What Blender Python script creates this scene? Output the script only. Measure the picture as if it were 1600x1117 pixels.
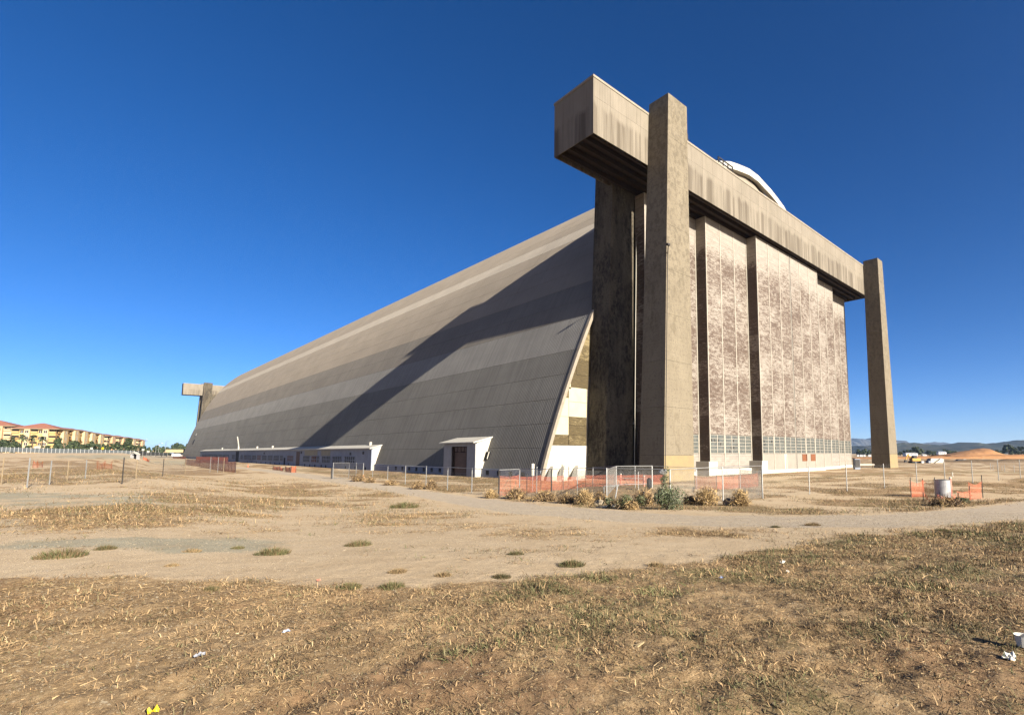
import bpy, math, random
import numpy as np
from mathutils import Vector, Matrix
random.seed(7); rng = np.random.default_rng(7)
for o in list(bpy.data.objects): bpy.data.objects.remove(o)
sc = bpy.context.scene
col = sc.collection
R = math.radians

# ------------------------------------------------------------------ camera, sky, sun, exposure
EYE = 3.7; FPX = 806.22; PITCH = R(5.61); YAW = R(44.21); CX, CY = 930.0, 628.18
cam_d = bpy.data.cameras.new('camera'); cam = bpy.data.objects.new('camera', cam_d); col.objects.link(cam)
cam.location = (0, 0, EYE); cam.rotation_euler = (R(90) + PITCH, 0, -YAW)
cam_d.sensor_width = 36; cam_d.lens = FPX / 1600 * 36
cam_d.shift_x = (800 - CX) / 1600; cam_d.shift_y = (CY - 558.5) / 1600
cam_d.clip_start = 0.1; cam_d.clip_end = 40000
sc.camera = cam

SUN = Vector((0.02, -2.63, 1.0)).normalized()
w = bpy.data.worlds.new('World'); sc.world = w; w.use_nodes = True
wn = w.node_tree.nodes; wl = w.node_tree.links
sky = wn.new('ShaderNodeTexSky'); sky.sky_type = 'NISHITA'; sky.sun_disc = False
sky.sun_elevation = math.asin(SUN.z); sky.sun_rotation = math.atan2(SUN.x, SUN.y)
sky.air_density = 0.45; sky.dust_density = 0.8; sky.ozone_density = 1.9; sky.altitude = 0
hsv = wn.new('ShaderNodeHueSaturation'); hsv.inputs['Saturation'].default_value = 1.32; hsv.inputs['Hue'].default_value = 0.507
wl.new(sky.outputs[0], hsv.inputs['Color']); wl.new(hsv.outputs[0], wn['Background'].inputs[0]); wn['Background'].inputs[1].default_value = 0.054
sd = bpy.data.lights.new('sun', 'SUN'); sd.energy = 5.0; sd.angle = R(0.53); sd.color = (1.0, 0.915, 0.785)
so = bpy.data.objects.new('sun', sd); col.objects.link(so); so.rotation_euler = SUN.to_track_quat('Z', 'Y').to_euler(); so.location = (0, -50, 60)
vs = sc.view_settings
sc.display_settings.display_device = 'sRGB'
vs.view_transform = 'Standard'; vs.look = 'None'; vs.gamma = 1; vs.use_curve_mapping = False
vs.exposure = 1.8
sc.render.engine = 'CYCLES'
sc.cycles.max_bounces = 6; sc.cycles.volume_bounces = 0; sc.cycles.use_denoising = True; sc.cycles.denoiser = 'OPENIMAGEDENOISE'; sc.cycles.denoising_input_passes = 'RGB_ALBEDO_NORMAL'; sc.cycles.denoising_prefilter = 'NONE'
sc.cycles.transparent_max_bounces = 16

# ------------------------------------------------------------------ helpers
FWD = np.array([math.sin(YAW), math.cos(YAW)]); RGT = np.array([math.cos(YAW), -math.sin(YAW)])
def lerp(a, b, t): return a + (b - a) * t
def soft(x): return np.clip(x, 0, 1)
def wl_of(x, y): return x * FWD[0] + y * FWD[1], x * RGT[0] + y * RGT[1]
ZR = ([0, 4, 10, 20, 32, 40, 52, 9000], [2.05, 2.03, 1.75, 1.02, 0.42, 0.15, 0, 0])
ZL = ([0, 10, 20, 30, 50, 100, 200, 400, 9000], [2.05, 1.9, 1.6, 1.4, 1.5, 2.3, 3.6, 3.9, 3.9])
def ground_z(x, y):
    """height of the terrain: a low rise under the camera, level round the hangar, rising gently to the far left"""
    x = np.asarray(x, float); y = np.asarray(y, float)
    dep, lat = wl_of(x, y)
    d = np.hypot(x, y)
    s = np.where(dep > 0.5, lat / np.maximum(dep, 0.5), np.sign(lat) * 3)
    lim = np.interp(d, [0, 40, 120, 250], [-0.50, -0.50, -0.80, -0.845])
    t = np.clip((lim - s) / np.interp(d, [0, 60, 200], [0.55, 0.35, 0.07]), 0, 1); t = t * t * (3 - 2 * t)
    dd = np.where(dep > 0, np.maximum(dep, d * 0.6), d * 0.6)
    zr = np.interp(dd, *ZR); zl = np.interp(dd, *ZL)
    z = lerp(zr, zl, t)
    return z + 0.05 * np.sin(x * 0.31 + 1) * np.sin(y * 0.27) * np.clip(1 - d / 45, 0, 1)
def ray(px, py):
    a, b = (px - CX) / FPX, (py - CY) / FPX
    cp, sp = math.cos(PITCH), math.sin(PITCH)
    h = cp + sp * b; v = sp - cp * b
    return np.array([FWD[0] * h + RGT[0] * a, FWD[1] * h + RGT[1] * a, v])
def at(px, py, dep):
    """the place in the scene seen at pixel px, py of the 1600 px photograph at a depth in metres"""
    r = ray(px, py); f = r[0] * FWD[0] + r[1] * FWD[1]; k = dep / f
    return Vector((r[0] * k, r[1] * k, EYE + r[2] * k))
def gp(px, py):
    """the place on the terrain seen at pixel px, py"""
    r = ray(px, py); t = np.geomspace(1.5, 4000, 6000)
    z = EYE + r[2] * t; g = ground_z(r[0] * t, r[1] * t)
    i = np.nonzero(z <= g)[0]; k = t[i[0]] if len(i) else 4000
    return Vector((r[0] * k, r[1] * k, float(ground_z(r[0] * k, r[1] * k))))
def depth_of(p): return p[0] * FWD[0] + p[1] * FWD[1]
def pixel(x, y, z):
    dep, lat = wl_of(x, y); h = z - EYE
    cp, sp = math.cos(PITCH), math.sin(PITCH)
    zz = dep * cp + h * sp; up = -dep * sp + h * cp
    zz = np.where(zz > 0.3, zz, 0.3)
    return CX + FPX * lat / zz, CY - FPX * up / zz
def relief(x, y):
    d = np.hypot(x, y); px, py = pixel(x, y, ground_z(x, y)); dep, lat = wl_of(x, y)
    m = np.where(dep > .8, soft((py - np.interp(np.clip(px, -390, 1890), *EDGE_A)) / 12 + .4), 1.0) * .8 + .2
    return m * (vnoise(x, y, 0.9, 1) - 0.5) * 0.028 * soft(1.6 - d / 30) + m * (vnoise(x, y, 0.28, 2) - 0.5) * 0.05 * soft(1.5 - d / 20) + (.35 + .65 * m) * (vnoise(x, y, 0.11, 8) - 0.5) * 0.028 * soft(1.4 - d / 12)
def onground(x, y): return Vector((x, y, float(ground_z(x, y))))
def height_px(p, npx): return npx * depth_of(p) / FPX

class MB:
    def __init__(s): s.v = []; s.f = []; s.m = []
    def quad(s, pts, m=0):
        n = len(s.v); s.v += [tuple(p) for p in pts]; s.f.append(tuple(range(n, n + len(pts)))); s.m.append(m); return s
    def hexa(s, b, t, m=0):
        """b and t: four points each, anticlockwise seen from above"""
        n = len(s.v); s.v += [tuple(p) for p in b] + [tuple(p) for p in t]
        for f in ((3, 2, 1, 0), (4, 5, 6, 7), (0, 1, 5, 4), (1, 2, 6, 5), (2, 3, 7, 6), (3, 0, 4, 7)):
            s.f.append(tuple(n + i for i in f)); s.m.append(m)
        return s
    def box(s, x0, x1, y0, y1, z0, z1, m=0):
        return s.hexa([(x0, y0, z0), (x1, y0, z0), (x1, y1, z0), (x0, y1, z0)], [(x0, y0, z1), (x1, y0, z1), (x1, y1, z1), (x0, y1, z1)], m)
    def bar(s, a, b, wx, wy=None, up=(0, 0, 1), m=0):
        a = Vector(a); b = Vector(b); d = (b - a).normalized(); wy = wy or wx
        u = Vector(up)
        if abs(d.dot(u)) > 0.97: u = Vector((0, 1, 0))
        x = d.cross(u).normalized() * wx / 2; y = x.cross(d).normalized() * wy / 2
        return s.hexa([a - x - y, a + x - y, a + x + y, a - x + y], [b - x - y, b + x - y, b + x + y, b - x + y], m)
    def tube(s, a, b, r0, r1=None, n=7, m=0, cap=True):
        a = Vector(a); b = Vector(b); r1 = r0 if r1 is None else r1; d = (b - a).normalized()
        u = Vector((0, 0, 1)) if abs(d.z) < 0.9 else Vector((1, 0, 0))
        x = d.cross(u).normalized(); y = d.cross(x)
        k = len(s.v)
        for c, r in ((a, r0), (b, r1)):
            for i in range(n):
                q = 2 * math.pi * i / n; s.v.append(tuple(c + (x * math.cos(q) + y * math.sin(q)) * r))
        for i in range(n):
            j = (i + 1) % n; s.f.append((k + i, k + n + i, k + n + j, k + j)); s.m.append(m)
        if cap:
            s.f.append(tuple(k + i for i in range(n))); s.m.append(m)
            s.f.append(tuple(k + n + i for i in reversed(range(n)))); s.m.append(m)
        return s
    def lathe(s, c, prof, n=16, m=0):
        k = len(s.v); c = Vector(c)
        for r, z in prof:
            for i in range(n):
                q = 2 * math.pi * i / n; s.v.append((c.x + r * math.cos(q), c.y + r * math.sin(q), c.z + z))
        for a in range(len(prof) - 1):
            for i in range(n):
                j = (i + 1) % n; s.f.append((k + a * n + i, k + a * n + j, k + (a + 1) * n + j, k + (a + 1) * n + i)); s.m.append(m)
        return s
    def mesh(s, name, mats):
        me = bpy.data.meshes.new(name); me.from_pydata(s.v, [], s.f)
        for q in (mats if isinstance(mats, (list, tuple)) else [mats]): me.materials.append(q)
        if any(s.m): me.polygons.foreach_set('material_index', s.m)
        me.update(); return me
    def build(s, name, mats, parent=None, loc=None):
        return link(name, s.mesh(name, mats), parent, loc)
def link(name, me, parent=None, loc=None, rot=None):
    o = bpy.data.objects.new(name, me); col.objects.link(o)
    if parent is not None: o.parent = parent
    if loc is not None: o.location = loc
    if rot is not None: o.rotation_euler = rot
    return o
def tag(o, label=None, cat=None, group=None, kind=None):
    if label: o['label'] = label
    if cat: o['category'] = cat
    if group: o['group'] = group
    if kind: o['kind'] = kind
    return o
def thing(name, label, cat, loc=(0, 0, 0), group=None, rz=0):
    o = bpy.data.objects.new(name, None); col.objects.link(o); o.location = loc; o.rotation_euler = (0, 0, rz); o.empty_display_size = 0.2
    return tag(o, label, cat, group)
def copy_thing(o, label=None, group=None, loc=None, rot=None, scale=None, parent=None):
    c = o.copy(); col.objects.link(c); c.parent = parent
    if label: c['label'] = label
    if group: c['group'] = group
    if loc is not None: c.location = loc
    if rot is not None: c.rotation_euler = rot
    if scale is not None: c.scale = scale
    for ch in list(o.children): copy_thing(ch, parent=c)
    return c
def fast_mesh(name, V, F, mats, mi=None, smooth=False):
    """V (n,3), F (m,3) or (m,4) arrays"""
    me = bpy.data.meshes.new(name); n, m, k = len(V), len(F), F.shape[1]
    me.vertices.add(n); me.vertices.foreach_set('co', np.asarray(V, np.float32).ravel())
    me.loops.add(m * k); me.loops.foreach_set('vertex_index', np.asarray(F, np.int32).ravel())
    me.polygons.add(m); me.polygons.foreach_set('loop_start', np.arange(0, m * k, k, dtype=np.int32))
    me.polygons.foreach_set('loop_total', np.full(m, k, np.int32))
    for q in mats: me.materials.append(q)
    if mi is not None: me.polygons.foreach_set('material_index', np.asarray(mi, np.int32))
    me.polygons.foreach_set('use_smooth', np.full(m, bool(smooth)))
    me.update(calc_edges=True); me.validate(); return me
def vnoise(x, y, scale, seed=0):
    """smooth value noise in 0..1"""
    x = np.asarray(x) / scale; y = np.asarray(y) / scale
    xi = np.floor(x).astype(np.int64); yi = np.floor(y).astype(np.int64); fx = x - xi; fy = y - yi
    fx = fx * fx * (3 - 2 * fx); fy = fy * fy * (3 - 2 * fy)
    def h(a, b):
        q = (a * 374761393 + b * 668265263 + seed * 974711) & 0x7fffffff
        q = ((q ^ (q >> 13)) * 1274126177) & 0x7fffffff
        return ((q ^ (q >> 16)) & 0xffff) / 65535.0
    return lerp(lerp(h(xi, yi), h(xi + 1, yi), fx), lerp(h(xi, yi + 1), h(xi + 1, yi + 1), fx), fy)

# ------------------------------------------------------------------ materials
ALB = 0.64      # overall reflectance level of the dusty, weathered surfaces
class Mat:
    def __init__(s, name, rough=0.85, spec=0.25, metal=0.0):
        s.m = bpy.data.materials.new(name); s.m.use_nodes = True
        s.t = s.m.node_tree; s.n = s.t.nodes; s.l = s.t.links
        s.b = s.n['Principled BSDF']; s.b.inputs['Roughness'].default_value = rough
        s.b.inputs['Specular IOR Level'].default_value = spec; s.b.inputs['Metallic'].default_value = metal
        s.geo = s.n.new('ShaderNodeNewGeometry'); s.info = s.n.new('ShaderNodeObjectInfo')
        s.color = None
    def pos(s, scale=(1, 1, 1), rand=0.0):
        v = s.n.new('ShaderNodeVectorMath'); v.operation = 'MULTIPLY'; v.inputs[1].default_value = scale
        s.l.new(s.geo.outputs['Position'], v.inputs[0]); out = v.outputs[0]
        if rand:
            a = s.n.new('ShaderNodeVectorMath'); a.operation = 'MULTIPLY_ADD'; a.inputs[1].default_value = (rand, rand * 1.7, rand * 0.6)
            cb = s.n.new('ShaderNodeCombineXYZ')
            for i in range(3): s.l.new(s.info.outputs['Random'], cb.inputs[i])
            s.l.new(cb.outputs[0], a.inputs[0]); s.l.new(out, a.inputs[2]); out = a.outputs[0]
        return out
    def noise(s, scale=1.0, vec=(1, 1, 1), detail=6, rough=0.6, rand=0.0, lo=None, hi=None):
        t = s.n.new('ShaderNodeTexNoise'); t.inputs['Scale'].default_value = scale; t.inputs['Detail'].default_value = detail
        t.inputs['Roughness'].default_value = rough
        s.l.new(s.pos(vec, rand), t.inputs['Vector'])
        return s.remap(t.outputs['Fac'], lo, hi) if lo is not None else t.outputs['Fac']
    def remap(s, x, lo, hi, a=0.0, b=1.0):
        r = s.n.new('ShaderNodeMapRange'); r.inputs['From Min'].default_value = lo; r.inputs['From Max'].default_value = hi
        r.inputs['To Min'].default_value = a; r.inputs['To Max'].default_value = b; s.l.new(x, r.inputs['Value']); return r.outputs[0]
    def math(s, op, a, b=None):
        q = s.n.new('ShaderNodeMath'); q.operation = op
        for i, x in enumerate((a, b)):
            if x is None: continue
            if isinstance(x, (int, float)): q.inputs[i].default_value = x
            else: s.l.new(x, q.inputs[i])
        return q.outputs[0]
    def rgb(s, c):
        q = s.n.new('ShaderNodeRGB'); q.outputs[0].default_value = (*c, 1); return q.outputs[0]
    def mix(s, a, b, fac):
        q = s.n.new('ShaderNodeMix'); q.data_type = 'RGBA'
        for i, x in ((6, a), (7, b)):
            if isinstance(x, tuple): q.inputs[i].default_value = (*x, 1)
            else: s.l.new(x, q.inputs[i])
        if isinstance(fac, (int, float)): q.inputs[0].default_value = fac
        else: s.l.new(fac, q.inputs[0])
        return q.outputs[2]
    def attr(s, name):
        a = s.n.new('ShaderNodeAttribute'); a.attribute_name = name; return a.outputs['Fac']
    def sep(s):
        q = s.n.new('ShaderNodeSeparateXYZ'); s.l.new(s.geo.outputs['Position'], q.inputs[0]); return q.outputs
    def bump(s, h, strength=0.5, dist=0.05):
        q = s.n.new('ShaderNodeBump'); q.inputs['Strength'].default_value = strength; q.inputs['Distance'].default_value = dist
        s.l.new(h, q.inputs['Height'])
        if s.b.inputs['Normal'].is_linked: s.l.new(s.b.inputs['Normal'].links[0].from_socket, q.inputs['Normal'])
        s.l.new(q.outputs[0], s.b.inputs['Normal'])
    def done(s, c):
        q = s.n.new('ShaderNodeMix'); q.data_type = 'RGBA'; q.blend_type = 'MULTIPLY'; q.inputs[0].default_value = 1.0; q.inputs[7].default_value = (ALB, ALB, ALB, 1)
        if isinstance(c, tuple): q.inputs[6].default_value = (*c, 1)
        else: s.l.new(c, q.inputs[6])
        s.l.new(q.outputs[2], s.b.inputs['Base Color'])
        return s.m
def simple(name, c, c2=None, scale=2.0, rough=0.8, spec=0.25, metal=0.0, vec=(1, 1, 1), rand=5.0, bump=0.0, lo=0.35, hi=0.68, bdist=0.03):
    q = Mat(name, rough, spec, metal)
    c2 = c2 or tuple(x * 0.72 for x in c)
    n = q.noise(scale, vec, 7, 0.62, rand, lo, hi)
    if bump: q.bump(n, bump, bdist)
    return q.done(q.mix(c, c2, n))

def concrete_mat(name, light, dark, grime, glo=0.52, ghi=0.66, fine=0.0, mottle=0.0):
    q = Mat(name, 0.9, 0.2)
    c = q.mix(light, dark, q.noise(0.55, (1, 1, 0.35), 8, 0.65, 0, 0.35, 0.7))
    c = q.mix(c, grime, q.math('MULTIPLY', q.noise(0.28, (1.6, 1.6, 0.55), 8, 0.7, 0, glo, ghi), q.noise(2.2, (1, 1, 0.6), 6, 0.7, 0, 0.35, 0.6)))
    if fine: c = q.mix(c, tuple(x * 0.45 for x in dark), q.math('MULTIPLY', q.noise(2.6, (1, 1, 1.5), 8, 0.75, 0, 0.54, 0.6), fine))
    z = q.sep()[2]
    if mottle:
        mk = q.math('MULTIPLY', q.noise(1.5, (1, 1, 0.75), 9, 0.72, 0, 0.49, 0.56), q.remap(z, 12.0, 30.0))
        c = q.mix(c, tuple(x * 0.62 for x in dark), q.math('MULTIPLY', mk, mottle))
    ln = q.math('PINGPONG', z, 0.6); ln = q.remap(ln, 0.0, 0.035, 1, 0)       # faint form board lines
    c = q.mix(c, tuple(x * 0.6 for x in dark), q.math('MULTIPLY', ln, 0.35))
    q.bump(q.noise(3.0, (1, 1, 1), 7, 0.7), 0.25, 0.06)
    return q.done(c)
M = {}
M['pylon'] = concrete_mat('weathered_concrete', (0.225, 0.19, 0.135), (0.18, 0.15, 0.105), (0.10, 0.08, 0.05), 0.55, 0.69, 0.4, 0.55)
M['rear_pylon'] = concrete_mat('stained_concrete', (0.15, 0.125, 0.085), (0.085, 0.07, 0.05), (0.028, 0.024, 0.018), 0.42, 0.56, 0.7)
M['base_conc'] = simple('yellowed_concrete', (0.30, 0.225, 0.11), (0.25, 0.19, 0.105), 0.8, bump=0.1)

def corrugated(name, c1, c2, dark, pitch=0.36, streak=0.5, axis=0):
    """ribbed sheet: ribs stand up and down, so they run along z and repeat along axis"""
    q = Mat(name, 0.8, 0.2)
    s1 = [0.06, 0.06, 0.03]; s1[axis] = 1.9
    s2 = [0.1, 0.1, 0.02]; s2[axis] = 5.5
    c = q.mix(c1, c2, q.noise(0.12, (1, 1, 1.6), 5, 0.6, 0, 0.35, 0.65))
    c = q.mix(c, dark, q.math('MULTIPLY', q.noise(1.0, tuple(s1), 5, 0.65, 3.0, 0.45, 0.72), streak))
    c = q.mix(c, tuple(min(1, x * 1.7) for x in c1), q.math('MULTIPLY', q.noise(1.0, tuple(s2), 3, 0.6, 7.0, 0.62, 0.74), streak * 0.75))
    return q.done(c)
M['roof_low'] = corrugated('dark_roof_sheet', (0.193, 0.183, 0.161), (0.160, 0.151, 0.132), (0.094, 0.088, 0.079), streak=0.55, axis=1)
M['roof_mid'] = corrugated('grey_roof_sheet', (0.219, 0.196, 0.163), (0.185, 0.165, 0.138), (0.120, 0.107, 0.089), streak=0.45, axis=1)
M['roof_high'] = corrugated('sunlit_tan_roof_sheet', (0.31, 0.264, 0.205), (0.27, 0.23, 0.178), (0.20, 0.168, 0.13), streak=0.3, axis=1)  # lightened for the fuller sun upslope, light put into the colour
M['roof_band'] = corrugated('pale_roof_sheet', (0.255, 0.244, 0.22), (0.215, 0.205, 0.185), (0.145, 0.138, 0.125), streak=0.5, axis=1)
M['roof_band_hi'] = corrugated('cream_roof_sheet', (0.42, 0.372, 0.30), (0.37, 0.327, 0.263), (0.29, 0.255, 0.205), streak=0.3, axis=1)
M['under'] = simple('roof_underlay', (0.035, 0.032, 0.03), None, 1.0)
def beam_mat():
    q = Mat('streaked_beam_sheet', 0.75, 0.25)
    c = q.mix((0.25, 0.215, 0.165), (0.20, 0.172, 0.13), q.noise(0.3, (1, 1, 0.5), 6, 0.6, 6.0, 0.35, 0.65))
    z = q.sep()[2]
    low = q.remap(q.math('ADD', z, q.math('MULTIPLY', q.noise(0.8, (1, 1, 0), 4, 0.6), 2.6)), 49.6, 48.9)
    st = q.math('MULTIPLY', q.noise(1.0, (1.0, 1.0, 0.03), 5, 0.6, 9.0, 0.40, 0.62), q.remap(low, 0, 1, 0.12, 0.95))
    c = q.mix(c, (0.105, 0.084, 0.058), st)
    c = q.mix(c, (0.085, 0.066, 0.043), q.math('MULTIPLY', q.noise(1.0, (5.0, 5.0, 0.12), 4, 0.6, 2.0, 0.60, 0.75), 0.5))
    x = q.sep()
    rib = q.remap(q.math('SINE', q.math('MULTIPLY', q.math('ADD', x[0], x[1]), 2 * math.pi / 0.3)), -1, 1)
    q.bump(rib, 0.35, 0.04)
    return q.done(c)
M['beam'] = beam_mat()
M['beam_trim'] = simple('pale_trim', (0.315, 0.270, 0.210), (0.247, 0.210, 0.158), 1.5)
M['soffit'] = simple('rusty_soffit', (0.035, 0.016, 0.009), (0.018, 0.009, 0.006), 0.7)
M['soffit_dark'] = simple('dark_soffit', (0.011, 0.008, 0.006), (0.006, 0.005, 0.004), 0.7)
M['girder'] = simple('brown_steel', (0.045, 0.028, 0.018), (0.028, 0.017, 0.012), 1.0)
def peel_mat(name, paint, bare, amount=0.5, bias=0.10, tide=0.0):
    """flaking paint over brown boards: fine flakes, drawn out along the boards, more in some areas than in others"""
    q = Mat(name, 0.85, 0.2)
    base = q.mix(paint, tuple(x * 0.80 for x in paint), q.noise(0.7, (1, 1, 2), 6, 0.6, 9.0, 0.35, 0.65))
    brd = q.mix(bare, tuple(x * 0.5 for x in bare), q.noise(1.6, (0.7, 0.7, 4), 6, 0.7, 5.0, 0.35, 0.65))
    half = q.mix(paint, bare, 0.55)
    n = q.noise(1.25, (0.8, 0.8, 2.2), 12, 0.88, 0.0)
    n2 = q.noise(5.5, (1.4, 1.4, 0.8), 8, 0.85, 0.0)
    big = q.noise(0.13, (1, 1, 1.4), 4, 0.6)
    s_ = q.math('ADD', q.math('ADD', q.math('MULTIPLY', n, 0.75), q.math('MULTIPLY', n2, 0.25)), q.math('MULTIPLY', big, 0.20))
    s_ = q.math('ADD', s_, q.math('MULTIPLY', q.math('SUBTRACT', q.info.outputs['Random'], 0.5), bias))
    z = q.sep()[2]
    if tide: s_ = q.math('SUBTRACT', s_, q.remap(z, 37.0, 44.0, 0.0, tide))
    e = 0.60 + (0.5 - amount) * 0.25
    c = q.mix(base, half, q.remap(s_, e - 0.03, e + 0.0))
    c = q.mix(c, brd, q.math('MULTIPLY', q.remap(s_, e + 0.01, e + 0.045), 0.92))
    c = q.mix(c, tuple(x * 0.35 for x in bare), q.math('MULTIPLY', q.remap(n2, 0.62, 0.70), 0.45))
    ln = q.remap(q.math('PINGPONG', z, 0.19), 0.0, 0.03, 1, 0)
    c = q.mix(c, tuple(x * 0.5 for x in bare), q.math('MULTIPLY', ln, 0.4))
    c = q.mix(c, tuple(x * 0.5 for x in bare), q.math('MULTIPLY', q.remap(q.math('PINGPONG', z, 0.772), 0.0, 0.06, 0.7, 0), q.remap(n2, 0.4, 0.55)))
    q.bump(ln, -0.3, 0.03)
    return q.done(c)
M['door'] = peel_mat('flaking_door_paint', (0.33, 0.295, 0.25), (0.122, 0.084, 0.063), 0.56, 0.03, 0.15)
M['door_low'] = peel_mat('worn_lower_door_paint', (0.32, 0.29, 0.25), (0.19, 0.135, 0.095), 0.2, 0.05)
M['door_patch'] = simple('primed_patch', (0.288, 0.259, 0.216), (0.259, 0.230, 0.194), 0.8)
M['door_white'] = simple('white_door_edge', (0.432, 0.396, 0.331), (0.346, 0.310, 0.252), 2.0)
M['door_side'] = peel_mat('door_side_boards', (0.42, 0.36, 0.28), (0.15, 0.105, 0.075), 0.75, 0.12, 0.25)
M['rust'] = simple('rust_plate', (0.22, 0.08, 0.03), (0.14, 0.05, 0.022), 2.0)
M['white'] = simple('white_paint', (0.576, 0.544, 0.464), (0.496, 0.464, 0.384), 0.8)
M['white2'] = simple('dull_white_paint', (0.400, 0.400, 0.400), (0.320, 0.320, 0.328), 0.8)
M['cream'] = simple('cream_panel', (0.510, 0.459, 0.315), (0.451, 0.399, 0.264), 0.6)
M['tan_panel'] = peel_mat('weathered_wall_panel', (0.26, 0.205, 0.105), (0.105, 0.078, 0.037), 0.75, 0.15)
M['dark'] = simple('dark_opening', (0.012, 0.012, 0.014), (0.008, 0.008, 0.01), 1.0)
M['brown_door'] = simple('brown_roller_door', (0.16, 0.105, 0.08), (0.12, 0.08, 0.06), 0.6, vec=(1, 1, 6))
M['glass'] = simple('dusty_glass', (0.120, 0.139, 0.131), (0.068, 0.083, 0.083), 0.9, rough=0.35, spec=0.5)
M['black_glass'] = simple('dark_window_glass', (0.02, 0.022, 0.03), (0.035, 0.035, 0.04), 1.5, rough=0.45, spec=0.15)
M['annex'] = simple('blue_shade_paint', (0.30, 0.335, 0.40), (0.235, 0.262, 0.315), 0.5)  # bluish shade of the annex front is put into this colour
M['annex_tan'] = simple('annex_tan_patch', (0.36, 0.33, 0.24), (0.3, 0.28, 0.2), 0.8)
M['board'] = simple('orange_board', (0.24, 0.10, 0.045), (0.12, 0.05, 0.03), 1.2)
M['galv'] = simple('galvanised_steel', (0.42, 0.42, 0.40), (0.30, 0.30, 0.29), 3.0, rough=0.45, metal=0.55, spec=0.4)
M['dark_post'] = simple('dark_steel', (0.045, 0.04, 0.036), (0.03, 0.026, 0.024), 3.0, rough=0.6)
M['wire'] = simple('fence_wire', (0.33, 0.32, 0.29), (0.24, 0.23, 0.21), 3.0, rough=0.5, metal=0.3)
M['orange'] = simple('orange_plastic_net', (0.56, 0.145, 0.07), (0.45, 0.11, 0.05), 1.2, rough=0.5)
M['drum'] = simple('zinc_drum', (0.75, 0.74, 0.72), (0.55, 0.54, 0.53), 4.0, rough=0.33, metal=0.45, spec=0.5)
M['rubber'] = simple('black_rubber', (0.018, 0.018, 0.02), (0.03, 0.03, 0.03), 3.0)
M['red_post'] = simple('red_white_post', (0.75, 0.28, 0.20), (0.6, 0.2, 0.14), 2.0)
M['plastic_w'] = simple('white_plastic', (0.80, 0.76, 0.66), (0.74, 0.70, 0.6), 8.0, rough=0.5)
M['plastic_b'] = simple('blue_plastic', (0.08, 0.17, 0.5), (0.5, 0.55, 0.62), 30.0, rough=0.4)
M['plastic_y'] = simple('yellow_plastic', (0.75, 0.55, 0.03), (0.65, 0.45, 0.02), 8.0, rough=0.5)
M['plastic_g'] = simple('grey_plastic', (0.22, 0.23, 0.26), (0.35, 0.36, 0.4), 12.0, rough=0.5)
M['rock'] = simple('pale_rock', (0.315, 0.262, 0.180), (0.225, 0.180, 0.120), 6.0, bump=0.4)
M['wood'] = simple('weathered_wood', (0.30, 0.23, 0.14), (0.2, 0.15, 0.09), 3.0)
M['stucco_y'] = simple('yellow_stucco', (0.52, 0.35, 0.145), (0.47, 0.30, 0.12), 0.4)
M['stucco_c'] = simple('cream_stucco', (0.56, 0.43, 0.25), (0.50, 0.37, 0.21), 0.4)
M['stucco_p'] = simple('peach_stucco', (0.54, 0.34, 0.19), (0.5, 0.30, 0.165), 0.4)
def tile_mat():
    q = Mat('clay_roof_tiles', 0.85, 0.2)
    c = q.mix((0.36, 0.155, 0.10), (0.27, 0.11, 0.075), q.noise(2.0, (1, 1, 3), 6, 0.7, 0, 0.35, 0.65))
    q.bump(q.remap(q.math('PINGPONG', q.sep()[2], 0.18), 0, 0.18), 0.6, 0.06)
    return q.done(c)
M['tile'] = tile_mat()
M['mesh_dark'] = simple('dark_windscreen_cloth', (0.10, 0.115, 0.12), (0.075, 0.085, 0.09), 0.5)
M['bark'] = simple('bark', (0.10, 0.07, 0.045), (0.06, 0.042, 0.03), 3.0)
def leafm(name, c, var=0.45):
    q = Mat(name, 0.75, 0.2)
    a = q.mix(tuple(x * (1 - var) for x in c), tuple(min(1, x * (1 + var)) for x in c), q.noise(1.3, (1, 1, 1), 4, 0.6, 0, 0.3, 0.7))
    return q.done(a)
M['leaf_dark'] = leafm('dark_leaf', (0.038, 0.055, 0.026))
M['leaf_mid'] = leafm('mid_leaf', (0.07, 0.088, 0.035))
M['leaf_palm'] = leafm('palm_leaf', (0.10, 0.12, 0.06))
M['leaf_grey'] = leafm('grey_green_leaf', (0.15, 0.17, 0.10))
M['twig_gold'] = leafm('golden_twig', (0.43, 0.295, 0.135))
M['twig_brown'] = leafm('brown_twig', (0.21, 0.145, 0.085))
M['straw'] = leafm('straw', (0.42, 0.285, 0.145), 0.35)
M['straw_p'] = leafm('pale_straw', (0.50, 0.375, 0.21), 0.25)
M['straw_d'] = leafm('brown_litter', (0.20, 0.13, 0.068), 0.4)
M['grass_g'] = leafm('grey_green_grass', (0.185, 0.158, 0.078), 0.35)
M['grass_d'] = leafm('dark_green_grass', (0.105, 0.11, 0.042), 0.35)
M['mound'] = simple('orange_earth', (0.42, 0.215, 0.09), (0.33, 0.165, 0.07), 0.12, bump=0.5, bdist=0.6)
M['yellow'] = simple('machine_yellow', (0.55, 0.33, 0.04), (0.4, 0.22, 0.03), 1.0, rough=0.5)
M['car_dark'] = simple('dark_car_paint', (0.03, 0.032, 0.036), (0.04, 0.042, 0.046), 1.0, rough=0.25, spec=0.6)
M['car_white'] = simple('white_car_paint', (0.72, 0.72, 0.72), (0.66, 0.66, 0.66), 1.0, rough=0.25, spec=0.6)

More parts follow.
